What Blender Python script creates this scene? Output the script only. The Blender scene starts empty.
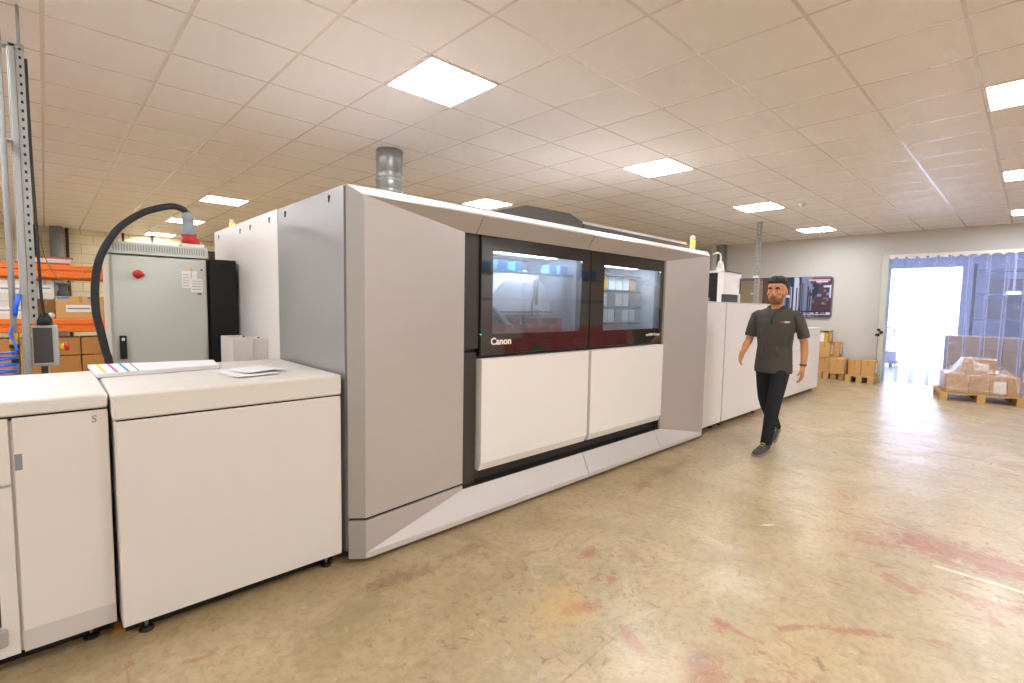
import bpy, bmesh, math, random
from mathutils import Vector, Matrix
random.seed(7)
C = bpy.context.scene.collection
PI = math.pi

# ------------------------------------------------------------------ materials
def lin(h):
    h = h.lstrip('#'); out = []
    for i in (0, 2, 4):
        c = int(h[i:i+2], 16)/255
        out.append(c/12.92 if c <= .04045 else ((c+.055)/1.055)**2.4)
    return tuple(out)+(1,)

def newmat(name):
    m = bpy.data.materials.new(name); m.use_nodes = True
    nt = m.node_tree; b = nt.nodes['Principled BSDF']
    return m, nt, b

def mat(name, h, rough=.5, metal=0., var=.04, scale=6., bump=0., bscale=60., ior=1.5, stretch=None, **kw):
    m, nt, b = newmat(name)
    N, L = nt.nodes.new, nt.links.new
    tc = N('ShaderNodeTexCoord'); mp = N('ShaderNodeMapping'); L(tc.outputs['Object'], mp.inputs[0])
    if stretch: mp.inputs['Scale'].default_value = stretch
    nz = N('ShaderNodeTexNoise'); nz.inputs['Scale'].default_value = scale; nz.inputs['Detail'].default_value = 4
    L(mp.outputs[0], nz.inputs['Vector'])
    mx = N('ShaderNodeMix'); mx.data_type = 'RGBA'
    c = lin(h)
    mx.inputs['A'].default_value = tuple(min(1, x*(1-var)) for x in c[:3])+(1,)
    mx.inputs['B'].default_value = tuple(min(1, x*(1+var)) for x in c[:3])+(1,)
    L(nz.outputs['Fac'], mx.inputs['Factor']); L(mx.outputs['Result'], b.inputs['Base Color'])
    b.inputs['Roughness'].default_value = rough; b.inputs['Metallic'].default_value = metal
    b.inputs['IOR'].default_value = ior
    if bump:
        n2 = N('ShaderNodeTexNoise'); n2.inputs['Scale'].default_value = bscale; n2.inputs['Detail'].default_value = 3
        L(mp.outputs[0], n2.inputs['Vector'])
        bp = N('ShaderNodeBump'); bp.inputs['Strength'].default_value = bump; bp.inputs['Distance'].default_value = .01
        L(n2.outputs['Fac'], bp.inputs['Height']); L(bp.outputs[0], b.inputs['Normal'])
    for k, v in kw.items(): b.inputs[k.replace('_', ' ')].default_value = v
    return m

def emit(name, h, s):
    m, nt, b = newmat(name)
    b.inputs['Base Color'].default_value = lin(h)
    b.inputs['Emission Color'].default_value = lin(h); b.inputs['Emission Strength'].default_value = s
    return m

def floor_mat():
    m, nt, b = newmat('stained_concrete'); N, L = nt.nodes.new, nt.links.new
    geo = N('ShaderNodeTexCoord').outputs['Object']
    def noise(scale, detail=5, rough=.55, dist=0., vec=geo, off=(0, 0, 0), sc=(1, 1, 1)):
        mp = N('ShaderNodeMapping'); L(vec, mp.inputs[0]); mp.inputs['Location'].default_value = off; mp.inputs['Scale'].default_value = sc
        n = N('ShaderNodeTexNoise'); n.inputs['Scale'].default_value = scale; n.inputs['Detail'].default_value = detail
        n.inputs['Roughness'].default_value = rough; n.inputs['Distortion'].default_value = dist
        L(mp.outputs[0], n.inputs['Vector']); return n.outputs['Fac']
    def ramp(x, a, bb):
        r = N('ShaderNodeMapRange'); r.inputs['From Min'].default_value = a; r.inputs['From Max'].default_value = bb
        L(x, r.inputs['Value']); return r.outputs['Result']
    def mixc(f, A, B):
        x = N('ShaderNodeMix'); x.data_type = 'RGBA'; L(f, x.inputs['Factor'])
        for s, v in (('A', A), ('B', B)):
            if isinstance(v, str): x.inputs[s].default_value = lin(v)
            else: L(v, x.inputs[s])
        return x.outputs['Result']
    def mth(op, a, bb=None, clamp=False):
        x = N('ShaderNodeMath'); x.operation = op; x.use_clamp = clamp
        for i, v in enumerate((a, bb)):
            if v is None: continue
            if isinstance(v, (int, float)): x.inputs[i].default_value = v
            else: L(v, x.inputs[i])
        return x.outputs[0]
    sep = N('ShaderNodeSeparateXYZ'); L(geo, sep.inputs[0]); X, Y = sep.outputs[0], sep.outputs[1]
    big = noise(.8, 6, .6, .5); mid = noise(3.0, 7, .65, .4); fine = noise(24, 5, .7)
    c = mixc(ramp(big, .32, .68), FLOOR_A, FLOOR_B)
    c = mixc(mth('MULTIPLY', ramp(mid, .45, .68), .8), c, FLOOR_C)
    c = mixc(mth('MULTIPLY', ramp(noise(6.5, 7, .75, .9, off=(2, 7, 1)), .52, .66), .55), c, '#a58a5c')
    c = mixc(mth('MULTIPLY', ramp(noise(7.5, 8, .8, .6, off=(12, 3, 1)), .56, .70), .5), c, '#d0bd9c')
    c = mixc(mth('MULTIPLY', ramp(noise(16, 6, .8, .6, off=(2, 13, 1)), .62, .70), .5), c, '#7d6a4d')
    c = mixc(mth('MULTIPLY', ramp(noise(1.6, 6, .7, .3, off=(5, 2, 0)), .52, .75), .65), c, FLOOR_D)
    c = mixc(mth('MULTIPLY', ramp(fine, .48, .74), .55), c, '#7c6b4c')
    c = mixc(mth('MULTIPLY', ramp(noise(40, 4, .7), .66, .72), .6), c, '#6a5640')
    # worn remains of red floor paint
    def box(ax, lo, hi, soft):
        a = ramp(ax, lo-soft, lo+soft); bb = ramp(ax, hi+soft, hi-soft); return mth('MULTIPLY', a, bb)
    reg = mth('MULTIPLY', box(X, 3.2, 4.6, .5), box(Y, -2.5, .9, .4))
    reg2 = mth('MULTIPLY', box(X, 1.0, 2.6, .6), box(Y, .2, 1.5, .5))
    reg3 = mth('MULTIPLY', box(X, 6.2, 7.2, .3), box(Y, -3, 2.2, .3))
    regs = mth('ADD', mth('ADD', mth('MULTIPLY', reg, .10), mth('MULTIPLY', reg2, .055)), mth('MULTIPLY', reg3, .05))
    thr = mth('ADD', noise(3.4, 8, .72, 1.2, off=(3, 9, 0), sc=(1.2, .6, 1)), regs)
    red = ramp(thr, .625, .66)
    c = mixc(mth('MULTIPLY', red, .5), c, '#99563f')
    thr2 = mth('ADD', noise(9, 6, .7, .8, off=(1, 4, 0)), mth('MULTIPLY', regs, .9))
    c = mixc(mth('MULTIPLY', ramp(thr2, .66, .70), .55), c, '#8f4d3a')
    reg4 = mth('MULTIPLY', box(X, .9, 3.4, .5), box(Y, 1.2, 2.45, .3))
    thr3 = mth('ADD', noise(15, 7, .75, 1.0, off=(6, 2, 3)), mth('MULTIPLY', mth('ADD', reg4, mth('MULTIPLY', reg2, .8)), .06))
    c = mixc(mth('MULTIPLY', ramp(thr3, .655, .685), .6), c, '#84513f')
    c = mixc(mth('MULTIPLY', ramp(noise(5.0, 8, .78, 1.6, off=(21, 5, 2)), .54, .70), .5), c, '#8f7a50')
    # grey scuffs
    c = mixc(mth('MULTIPLY', ramp(noise(4.2, 7, .78, 1.5, off=(8, 1, 0)), .63, .68), .5), c, '#8d8880')
    # joints and painted line
    wob = mth('MULTIPLY', mth('SUBTRACT', noise(1.5, 3), .5), .06)
    j1 = mth('LESS_THAN', mth('ABSOLUTE', mth('ADD', mth('SUBTRACT', X, 6.64), wob)), .010)
    c = mixc(mth('MULTIPLY', j1, .75), c, '#7a5540')
    j2 = mth('MULTIPLY', mth('LESS_THAN', mth('ABSOLUTE', mth('SUBTRACT', mth('ADD', Y, mth('MULTIPLY', X, -.04)), 1.097)), .004), mth('LESS_THAN', X, 1.9))
    c = mixc(mth('MULTIPLY', j2, .35), c, '#6a5a42')
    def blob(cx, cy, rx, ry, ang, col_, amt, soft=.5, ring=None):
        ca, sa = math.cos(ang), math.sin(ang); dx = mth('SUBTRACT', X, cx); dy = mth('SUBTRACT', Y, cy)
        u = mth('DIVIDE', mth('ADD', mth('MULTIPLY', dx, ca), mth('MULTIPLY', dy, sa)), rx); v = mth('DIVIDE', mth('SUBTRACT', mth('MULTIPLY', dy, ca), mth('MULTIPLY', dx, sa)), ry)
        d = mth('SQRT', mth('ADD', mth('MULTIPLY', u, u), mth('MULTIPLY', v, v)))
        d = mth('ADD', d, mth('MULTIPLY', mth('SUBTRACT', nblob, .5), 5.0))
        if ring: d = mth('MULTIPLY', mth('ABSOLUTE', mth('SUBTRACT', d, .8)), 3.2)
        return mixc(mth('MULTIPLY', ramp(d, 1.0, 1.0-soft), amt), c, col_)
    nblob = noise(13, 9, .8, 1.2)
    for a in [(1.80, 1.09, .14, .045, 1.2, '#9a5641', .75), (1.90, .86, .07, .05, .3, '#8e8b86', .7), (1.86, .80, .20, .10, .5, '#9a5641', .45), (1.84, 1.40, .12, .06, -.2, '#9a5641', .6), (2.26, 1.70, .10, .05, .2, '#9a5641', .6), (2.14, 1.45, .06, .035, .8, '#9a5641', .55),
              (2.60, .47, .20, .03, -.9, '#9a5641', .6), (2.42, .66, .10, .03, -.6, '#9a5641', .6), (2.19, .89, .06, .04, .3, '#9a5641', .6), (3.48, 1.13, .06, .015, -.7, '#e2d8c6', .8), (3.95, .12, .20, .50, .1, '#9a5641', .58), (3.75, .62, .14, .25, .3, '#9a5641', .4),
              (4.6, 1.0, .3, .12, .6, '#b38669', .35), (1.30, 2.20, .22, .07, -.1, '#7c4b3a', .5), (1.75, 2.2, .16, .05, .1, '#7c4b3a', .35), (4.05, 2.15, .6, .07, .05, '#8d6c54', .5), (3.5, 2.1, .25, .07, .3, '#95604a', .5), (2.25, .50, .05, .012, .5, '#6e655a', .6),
              (1.75, 1.47, .26, .16, .3, '#c9a04e', .35), (1.65, .95, .35, .2, .4, '#c8b496', .35), (1.0, 2.1, .3, .1, .2, '#8b7a52', .45), (.8, 1.95, .25, .12, -.2, '#937f56', .4), (2.9, 1.6, .25, .06, .4, '#9c8f7c', .4)]: c = blob(*a)  # the olive blobs by the cabinets put weaker light into the floor colour
    wl = mth('MULTIPLY', mth('LESS_THAN', mth('ABSOLUTE', mth('ADD', mth('SUBTRACT', X, 3.65), mth('MULTIPLY', wob, .4))), .016), mth('LESS_THAN', Y, .30))
    wl = mth('MULTIPLY', wl, ramp(noise(14, 6, .8), .40, .52))
    c = mixc(mth('MULTIPLY', wl, .9), c, '#d9d0c2')
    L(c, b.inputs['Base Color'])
    rg = mth('ADD', mth('MULTIPLY', mid, .34), mth('ADD', mth('MULTIPLY', fine, .12), .11))
    L(rg, b.inputs['Roughness'])
    bp = N('ShaderNodeBump'); bp.inputs['Strength'].default_value = .22; bp.inputs['Distance'].default_value = .01
    L(mth('ADD', mid, mth('MULTIPLY', fine, .12)), bp.inputs['Height']); L(bp.outputs[0], b.inputs['Normal'])
    b.inputs['IOR'].default_value = 1.55
    return m

def ceiling_mat():
    m, nt, b = newmat('suspended_ceiling'); N, L = nt.nodes.new, nt.links.new
    sep = N('ShaderNodeSeparateXYZ'); tc = N('ShaderNodeTexCoord').outputs['Object']; L(tc, sep.inputs[0])
    def mth(op, a, bb=None):
        x = N('ShaderNodeMath'); x.operation = op
        for i, v in enumerate((a, bb)):
            if v is None: continue
            if isinstance(v, (int, float)): x.inputs[i].default_value = v
            else: L(v, x.inputs[i])
        return x.outputs[0]
    def line(o, off, w):
        t = mth('FRACT', mth('ADD', mth('DIVIDE', mth('SUBTRACT', o, off), .6), 100.5))
        d = mth('MULTIPLY', mth('ABSOLUTE', mth('SUBTRACT', t, .5)), .6)
        return mth('LESS_THAN', d, w)
    g = mth('MAXIMUM', line(sep.outputs[0], 1.85, .011), line(sep.outputs[1], 2.75, .011))
    # tile-to-tile variation
    fl = N('ShaderNodeVectorMath'); fl.operation = 'ADD'; L(tc, fl.inputs[0]); fl.inputs[1].default_value = (-1.85, -2.75, 0)
    sn = N('ShaderNodeVectorMath'); sn.operation = 'SNAP'; L(fl.outputs[0], sn.inputs[0]); sn.inputs[1].default_value = (.6, .6, 10)
    wn = N('ShaderNodeTexWhiteNoise'); wn.noise_dimensions = '3D'; L(sn.outputs[0], wn.inputs['Vector'])
    tile = N('ShaderNodeMix'); tile.data_type = 'RGBA'; L(wn.outputs['Value'], tile.inputs['Factor'])
    tile.inputs['A'].default_value = lin(CEIL_A); tile.inputs['B'].default_value = lin(CEIL_B)
    mx = N('ShaderNodeMix'); mx.data_type = 'RGBA'; L(g, mx.inputs['Factor']); L(tile.outputs['Result'], mx.inputs['A'])
    mx.inputs['B'].default_value = lin(CEIL_G); L(mx.outputs['Result'], b.inputs['Base Color'])
    r = N('ShaderNodeMapRange'); L(g, r.inputs['Value']); r.inputs['To Min'].default_value = .48; r.inputs['To Max'].default_value = .25
    L(r.outputs['Result'], b.inputs['Roughness'])
    return m

def block_wall_mat():
    m, nt, b = newmat('painted_blockwork'); N, L = nt.nodes.new, nt.links.new
    tc = N('ShaderNodeTexCoord'); mp = N('ShaderNodeMapping'); mp.inputs['Rotation'].default_value = (PI/2, 0, 0); L(tc.outputs['Object'], mp.inputs[0])
    br = N('ShaderNodeTexBrick'); L(mp.outputs[0], br.inputs['Vector']); br.inputs['Scale'].default_value = 1
    br.inputs['Brick Width'].default_value = .45; br.inputs['Row Height'].default_value = .225; br.inputs['Mortar Size'].default_value = .008
    br.inputs['Color1'].default_value = lin('#e6d8b4'); br.inputs['Color2'].default_value = lin('#e0d0a8'); br.inputs['Mortar'].default_value = lin('#c2ae84')
    L(br.outputs['Color'], b.inputs['Base Color']); b.inputs['Roughness'].default_value = .55
    return m

def sheet_mat(name, h, clear=.85, milky=.1, ior=1.5, rough=.05, bump=0., f0mul=1.):
    """clear plastic or glass sheet: see-through, with surface reflection and a little milkiness"""
    m = bpy.data.materials.new(name); m.use_nodes = True; nt = m.node_tree; nt.nodes.clear(); N, L = nt.nodes.new, nt.links.new
    out = N('ShaderNodeOutputMaterial'); tr = N('ShaderNodeBsdfTransparent'); tr.inputs[0].default_value = tuple(x*clear for x in lin(h)[:3])+(1,)
    gl = N('ShaderNodeBsdfGlossy'); gl.inputs['Roughness'].default_value = rough; gl.inputs[0].default_value = (.95, .95, .95, 1)
    df = N('ShaderNodeBsdfDiffuse'); df.inputs[0].default_value = lin(h); tl = N('ShaderNodeBsdfTranslucent'); tl.inputs[0].default_value = lin(h)
    ad = N('ShaderNodeMixShader'); ad.inputs[0].default_value = .5; L(df.outputs[0], ad.inputs[1]); L(tl.outputs[0], ad.inputs[2])
    m1 = N('ShaderNodeMixShader'); L(tr.outputs[0], m1.inputs[1]); L(ad.outputs[0], m1.inputs[2]); m1.inputs[0].default_value = milky
    lw = N('ShaderNodeLayerWeight'); lw.inputs['Blend'].default_value = .5
    pw = N('ShaderNodeMath'); pw.operation = 'POWER'; L(lw.outputs['Facing'], pw.inputs[0]); pw.inputs[1].default_value = 4
    f0 = ((ior-1)/(ior+1))**2*f0mul
    fr = N('ShaderNodeMath'); fr.operation = 'MULTIPLY_ADD'; L(pw.outputs[0], fr.inputs[0]); fr.inputs[1].default_value = .6-f0; fr.inputs[2].default_value = f0
    m2 = N('ShaderNodeMixShader'); L(fr.outputs[0], m2.inputs[0]); L(m1.outputs[0], m2.inputs[1]); L(gl.outputs[0], m2.inputs[2])
    if bump:
        tc = N('ShaderNodeTexCoord'); nz = N('ShaderNodeTexNoise'); nz.inputs['Scale'].default_value = 9; L(tc.outputs['Object'], nz.inputs['Vector'])
        bp = N('ShaderNodeBump'); bp.inputs['Strength'].default_value = bump; bp.inputs['Distance'].default_value = .03; L(nz.outputs['Fac'], bp.inputs['Height'])
        L(bp.outputs[0], gl.inputs['Normal'])
    L(m2.outputs[0], out.inputs[0]); return m

FLOOR_A, FLOOR_B, FLOOR_C, FLOOR_D = '#a8946c', '#c0a985', '#9d8a68', '#b3976a'
CEIL_A, CEIL_B, CEIL_G = '#f1e8e2', '#f4ece7', '#e2d6cb'
M = {}
def defmats():
    d = dict(
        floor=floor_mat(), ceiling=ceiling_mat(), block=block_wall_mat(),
        wall=mat('painted_wall', '#cdc9c3', .45, var=.02, scale=1.5),
        wall_plain=mat('painted_wall_side', '#d9cfc0', .6, var=.03, scale=1.5),
        annex=mat('dark_cladding', '#a9b4d6', .6, var=.1, scale=2),
        annex_floor=mat('loading_bay_floor', '#c3c0ba', .45, var=.1, scale=3),
        ground=mat('outside_concrete', '#cfcdc8', .8, var=.08, scale=1),
        white=mat('warm_white_enamel', '#e2dad3', .38, var=.012, scale=2, bump=.02, bscale=300),
        white2=mat('white_enamel_door', '#f3ede8', .3, var=.01, scale=2),
        lid=mat('cream_plastic_lid', '#e2dbd2', .45, var=.03, scale=5, bump=.04, bscale=260),
        seam=mat('black_gap', '#0b0a0a', .7),
        silver=mat('brushed_silver_panel', '#c6bdb8', .36, .3, var=.02, scale=3, stretch=(1, 1, 14)),
        silver_edge=mat('satin_silver_edge', '#b3b0aa', .36, .35, var=.02, scale=3), canopy=mat('canopy_shaded_underside', '#b3a9a2', .4, .15, var=.02, scale=3),
        kick=mat('warm_grey_kick_strip', '#cfc6c0', .5, var=.05),  # darker, greyer tone than the door above it
        silver_side=mat('satin_silver_side_panel', '#a5a3a2', .34, .4, var=.02, scale=3),
        silver_light=mat('light_silver_trim', '#d2cbc6', .4, .15, var=.02, scale=3),
        dark=mat('charcoal_panel', '#3c3836', .4, var=.05),
        anthracite=mat('anthracite_hood', '#5b5856', .55, var=.06, scale=30),
        black=mat('matt_black', '#131212', .55),
        blackgl=mat('tinted_black_glass', '#2d2928', .05, ior=2.2),
        rubber=mat('black_rubber', '#1c1b1b', .6),
        galv=mat('galvanised_steel', '#a5a9a8', .32, .75, var=.2, scale=14),
        steel=mat('zinc_plated_steel', '#a6a7a4', .4, .4, var=.08, scale=12),
        grey=mat('pale_grey_enamel', '#c6c8bc', .4, var=.02, scale=3),
        greyl=mat('pale_grey_cabinet_edge', '#c9c9bd', .4, var=.02),
        bluegrey=mat('light_grey_aluminium', '#a9a9a6', .4, .2, var=.03),
        red=mat('signal_red_plastic', '#c3261c', .35), yellow=mat('signal_yellow', '#e8b81c', .45),
        plug=mat('grey_plug_plastic', '#8e9194', .5), orange=mat('orange_rack_enamel', '#f07a2c', .4),
        blue=mat('blue_polyurethane', '#1c62d8', .3), brass=mat('brass', '#b08a3c', .35, .9),
        cardboard=mat('brown_cardboard', '#bd8646', .75, var=.09, scale=5, stretch=(1, 1, 5)),
        card2=mat('light_cardboard', '#cfa163', .75, var=.07, scale=5, stretch=(1, 1, 5)),
        card3=mat('rosy_cardboard', '#c39a72', .7, var=.09, scale=5, stretch=(1, 1, 5)),
        tape=mat('parcel_tape', '#b18a55', .3), boxdark=mat('dim_cardboard_side', '#8a6236', .8),
        paper=mat('white_paper', '#f2f0f0', .6, var=.01), paper2=mat('off_white_carton', '#ddd5cb', .6, var=.03),
        label=mat('paper_label', '#ece8e2', .5), print_grey=mat('grey_print', '#8c8c94', .6),
        wood=mat('pine_pallet_wood', '#c9a26a', .7, var=.2, scale=5, stretch=(6, 1, 6)),
        cyan=mat('cyan_ink', '#2f8fd6', .5), magenta=mat('magenta_ink', '#c92f86', .5), yellowink=mat('yellow_ink', '#eccb1c', .5), blackink=mat('black_ink', '#2a2a2a', .5),
        logo=mat('white_lettering', '#fbf4e6', .4), orangered=mat('orange_mark', '#d9633a', .6),
        blueprint=mat('blue_carton', '#3d8fd0', .5), green=mat('green_sign_face', '#17693f', .4),
        redcrate=mat('red_plastic_crate', '#b01a16', .45), dullred=mat('faded_red_card', '#b84a45', .6),
        pipe=mat('grey_painted_pipe', '#8d8f92', .45), darkpipe=mat('dark_conduit', '#3b3a38', .5),
        beige=mat('beige_print', '#9c8b72', .3), maroon=mat('maroon_print', '#4d333b', .3), purple=mat('purple_grey_print', '#6d6a80', .3),
        navy=mat('navy_print', '#262a44', .3), pale=mat('pale_blue_print', '#c9d4ec', .3), midblue=mat('slate_blue_print', '#7b87aa', .3),
        pink=mat('pink_print', '#d9a3b0', .3), brownp=mat('brown_print', '#5b3f40', .3),
        skin=mat('skin', '#bd8458', .5, var=.05, scale=14, Subsurface_Weight=.12, Subsurface_Scale=.02),
        hair=mat('dark_hair', '#16100d', .6, var=.3, scale=60, bump=.6, bscale=140), lips=mat('lips', '#8c4c3e', .5),
        eyew=mat('eye_white', '#d8d2ca', .3), iris=mat('dark_iris', '#23150d', .2),
        beard=mat('short_beard', '#8a5f43', .7, var=.3, scale=90),
        shirt=mat('dark_olive_polo_cotton', '#45403a', .85, var=.08, scale=9, bump=.35, bscale=26),
        shirt_dark=mat('polo_collar_dark_cloth', '#3b3630', .85), trousers=mat('navy_black_denim', '#14161d', .85, var=.15, scale=12, bump=.5, bscale=22),  # collar and placket cloth has a darker tone
        shoe=mat('dark_grey_shoe_mesh', '#4a4340', .75, var=.15, scale=50), sole=mat('shoe_sole', '#8a8078', .6), lace=mat('yellow_green_lace', '#c3cf3c', .6), bluesole=mat('blue_shoe_trim', '#2d4a86', .5),
        watch=mat('dark_red_wristband', '#5a2a22', .5),
        lamp=emit('ceiling_panel_light', '#f4f8ff', LAMP), lampin=emit('added_interior_glow', '#eaf2ff', 26),
        amber=emit('amber_beacon_light', '#ffac2c', 5), led=emit('green_led', '#19e06c', 4), tube=emit('bay_tube_light', '#c9fff4', 6),
        winfill=emit('added_window_fill_light', '#eef3ff', 3), curtain=sheet_mat('clear_pvc_strip', '#e4e9ff', .97, .17, 1.4, .10, .9), curtain_edge=sheet_mat('pvc_strip_edge', '#eef2ff', .95, .55, 1.4, .10, .5),
        pane=sheet_mat('tinted_viewing_pane', '#e6ebf0', .97, .11, 1.75, .04), wrap=sheet_mat('stretch_film', '#ffffff', .99, .10, 1.5, .10, 3.0, f0mul=3),
        cavity=mat('machine_interior_grey', '#b4b6ba', .5, var=.2, scale=7, stretch=(4, 1, .6)), drum=mat('white_drum', '#eef2f8', .25), inkred=mat('red_interior_module', '#a83a3c', .4),
        frame=mat('white_panel_frame', '#f0ebe4', .5), foam=mat('grey_foam', '#6c6a68', .9), greenwire=mat('green_yellow_wire', '#7d8f2c', .5),
    )
    M.update(d)
LAMP = 43.5
defmats()

# ------------------------------------------------------------------ mesh helper
class MB:
    def __init__(s): s.v = []; s.f = []; s.mi = []; s.mats = []; s.sm = []
    def _m(s, m):
        if m is None: return 0
        if m not in s.mats: s.mats.append(m)
        return s.mats.index(m)
    def add(s, vs, fs, m=None, smooth=False):
        n = len(s.v); s.v += [Vector(v) for v in vs]
        k = s._m(m)
        for f in fs: s.f.append([i+n for i in f]); s.mi.append(k); s.sm.append(smooth)
        return s
    def box(s, x0, y0, z0, x1, y1, z1, m=None):
        v = [(x, y, z) for x in (x0, x1) for y in (y0, y1) for z in (z0, z1)]
        return s.add(v, [(0, 1, 3, 2), (4, 6, 7, 5), (0, 4, 5, 1), (2, 3, 7, 6), (0, 2, 6, 4), (1, 5, 7, 3)], m)
    def prism(s, pts, d, m=None):
        """planar polygon extruded by vector d"""
        n = len(pts); d = Vector(d); a = [Vector(p) for p in pts]; b = [p+d for p in a]
        fs = [tuple(range(n)), tuple(range(2*n-1, n-1, -1))]
        fs += [(i, i+n, (i+1) % n+n, (i+1) % n) for i in range(n)]
        return s.add(a+b, fs, m)
    def rings(s, rs, m=None, closed=True, cap=True, smooth=True):
        n = len(rs[0]); vs = [p for r in rs for p in r]; fs = []
        for k in range(len(rs)-1):
            for i in range(n if closed else n-1):
                j = (i+1) % n; fs.append((k*n+i, k*n+j, (k+1)*n+j, (k+1)*n+i))
        if cap and closed: fs += [tuple(range(n-1, -1, -1)), tuple((len(rs)-1)*n+i for i in range(n))]
        return s.add(vs, fs, m, smooth)
    def tube(s, path, r, m=None, n=12, cap=True):
        P = [Vector(p) for p in path]; rs = []; ref = None
        for i, p in enumerate(P):
            t = (P[min(i+1, len(P)-1)]-P[max(i-1, 0)]).normalized()
            if ref is None:
                ref = Vector((0, 0, 1)) if abs(t.z) < .9 else Vector((1, 0, 0))
            a = (ref-t*ref.dot(t)).normalized(); ref = a; b = t.cross(a)
            rr = r[i] if isinstance(r, (list, tuple)) else r
            rs.append([p+a*math.cos(2*PI*k/n)*rr+b*math.sin(2*PI*k/n)*rr for k in range(n)])
        return s.rings(rs, m, cap=cap)
    def lathe(s, c, prof, m=None, n=24, ax='z'):
        """prof: (radius, height) from c along axis"""
        rs = []
        for r, h in prof:
            ring = []
            for k in range(n):
                a = 2*PI*k/n; u, w = math.cos(a)*r, math.sin(a)*r
                ring.append(Vector(c)+Vector({'z': (u, w, h), 'x': (h, u, w), 'y': (u, h, -w)}[ax]))
            rs.append(ring)
        return s.rings(rs, m)
    def ell(s, c, r, m=None, n=16, k=10):
        rs = []
        for i in range(k+1):
            t = PI*i/k; q = max(math.sin(t), .02)
            rs.append([Vector((c[0]+r[0]*q*math.cos(2*PI*j/n), c[1]+r[1]*q*math.sin(2*PI*j/n), c[2]-r[2]*math.cos(t))) for j in range(n)])
        return s.rings(rs, m)
    def xf(s, mtx):
        s.v = [mtx @ v for v in s.v]; return s
    def build(s, name, m=None, parent=None, bevel=0, seg=2, remesh=0, smooth_iter=0):
        me = bpy.data.meshes.new(name)
        off = Vector((0, 0, 0)); p = parent
        while p is not None: off += Vector(p.location); p = p.parent
        me.from_pydata([v-off for v in s.v], [], s.f)
        ms = s.mats if s.mats else [m]
        if m is not None and s.mats and None not in s.mats: pass
        for q in ms: me.materials.append(q)
        me.polygons.foreach_set('material_index', s.mi); me.polygons.foreach_set('use_smooth', s.sm)
        bm = bmesh.new(); bm.from_mesh(me); bmesh.ops.recalc_face_normals(bm, faces=bm.faces); bm.to_mesh(me); bm.free()
        me.update()
        o = bpy.data.objects.new(name, me); C.objects.link(o)
        if remesh:
            r = o.modifiers.new('r', 'REMESH'); r.mode = 'VOXEL'; r.voxel_size = remesh; r.use_smooth_shade = True
            if smooth_iter:
                q = o.modifiers.new('s', 'SMOOTH'); q.iterations = smooth_iter; q.factor = .5
            dg = bpy.context.evaluated_depsgraph_get()
            nm = bpy.data.meshes.new_from_object(o.evaluated_get(dg)); o.modifiers.clear(); o.data = nm; nm.name = name
            nm.materials.clear(); nm.materials.append(ms[0])
            nm.polygons.foreach_set('material_index', [0]*len(nm.polygons))
        if bevel:
            b = o.modifiers.new('bevel', 'BEVEL'); b.width = bevel; b.segments = seg; b.limit_method = 'ANGLE'; b.angle_limit = .6; b.harden_normals = False
        if parent is not None: o.parent = parent
        return o

def B(*a, m=None): return MB().box(*a, m=m)
def tag(o, label, cat=None, group=None):
    o['label'] = label
    if cat: o['category'] = cat
    if group: o['group'] = group
    return o
def thing(name, loc, label, cat, group=None):
    o = bpy.data.objects.new(name, None); o.empty_display_size = .1; C.objects.link(o); o.location = loc
    return tag(o, label, cat, group)
def struct(name, mb, m=None, **k):
    o = mb.build(name, m, **k); o['kind'] = 'structure'; return o
def copy_tree(o, parent=None):
    c = o.copy(); C.objects.link(c); c.parent = parent
    for ch in [x for x in list(C.objects) if x.parent == o]: copy_tree(ch, c)
    return c
def place(o, loc, rz=0, label=None):
    o.location = loc; o.rotation_euler = (0, 0, rz)
    if label: o['label'] = label
    return o
def text_mesh(s, size, bold=0., shear=0., spacing=1., ext=.001):
    cu = bpy.data.curves.new('t', 'FONT'); cu.body = s; cu.size = size; cu.offset = bold; cu.shear = shear; cu.space_character = spacing; cu.extrude = ext
    o = bpy.data.objects.new('t', cu); C.objects.link(o)
    dg = bpy.context.evaluated_depsgraph_get(); me = bpy.data.meshes.new_from_object(o.evaluated_get(dg))
    vs = [v.co.copy() for v in me.vertices]; fs = [tuple(p.vertices) for p in me.polygons]
    bpy.data.objects.remove(o); bpy.data.curves.remove(cu); bpy.data.meshes.remove(me)
    return vs, fs
def text_on(mb, s, size, origin, right, up, m, width=None, **k):
    vs, fs = text_mesh(s, size, **k); right = Vector(right); up = Vector(up); nrm = right.cross(up)
    x0 = min(v.x for v in vs); w = max(v.x for v in vs)-x0; sc = (width/w) if width else 1
    mb.add([Vector(origin)+right*(v.x-x0)*sc+up*v.y+nrm*v.z for v in vs], fs, m); return mb

# ------------------------------------------------------------------ setting
H = 3.035
X0, X1, Y0, Y1 = -4.4, 12.5, -4.0, 15.6
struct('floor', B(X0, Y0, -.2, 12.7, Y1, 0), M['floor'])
struct('ceiling', B(X0, Y0, H, X1+.2, Y1, H+.15), M['ceiling'])
DY0, DY1, DZ = -1.6, 2.05, 2.52
w = MB(); w.box(X1, DY1, 0, X1+.2, Y1+.2, H); w.box(X1, Y0-.2, 0, X1+.2, DY0, H); w.box(X1, DY0, DZ, X1+.2, DY1, H)
struct('wall_far', w, M['wall'])
struct('wall_back', B(X0, Y1, 0, X1, Y1+.2, H), M['block'])
struct('wall_left', B(X0-.2, Y0-.2, 0, X0, Y1+.2, H), M['wall_plain'])
struct('wall_right', B(X0, Y0-.2, 0, X1, Y0, H), M['wall_plain'])
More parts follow.
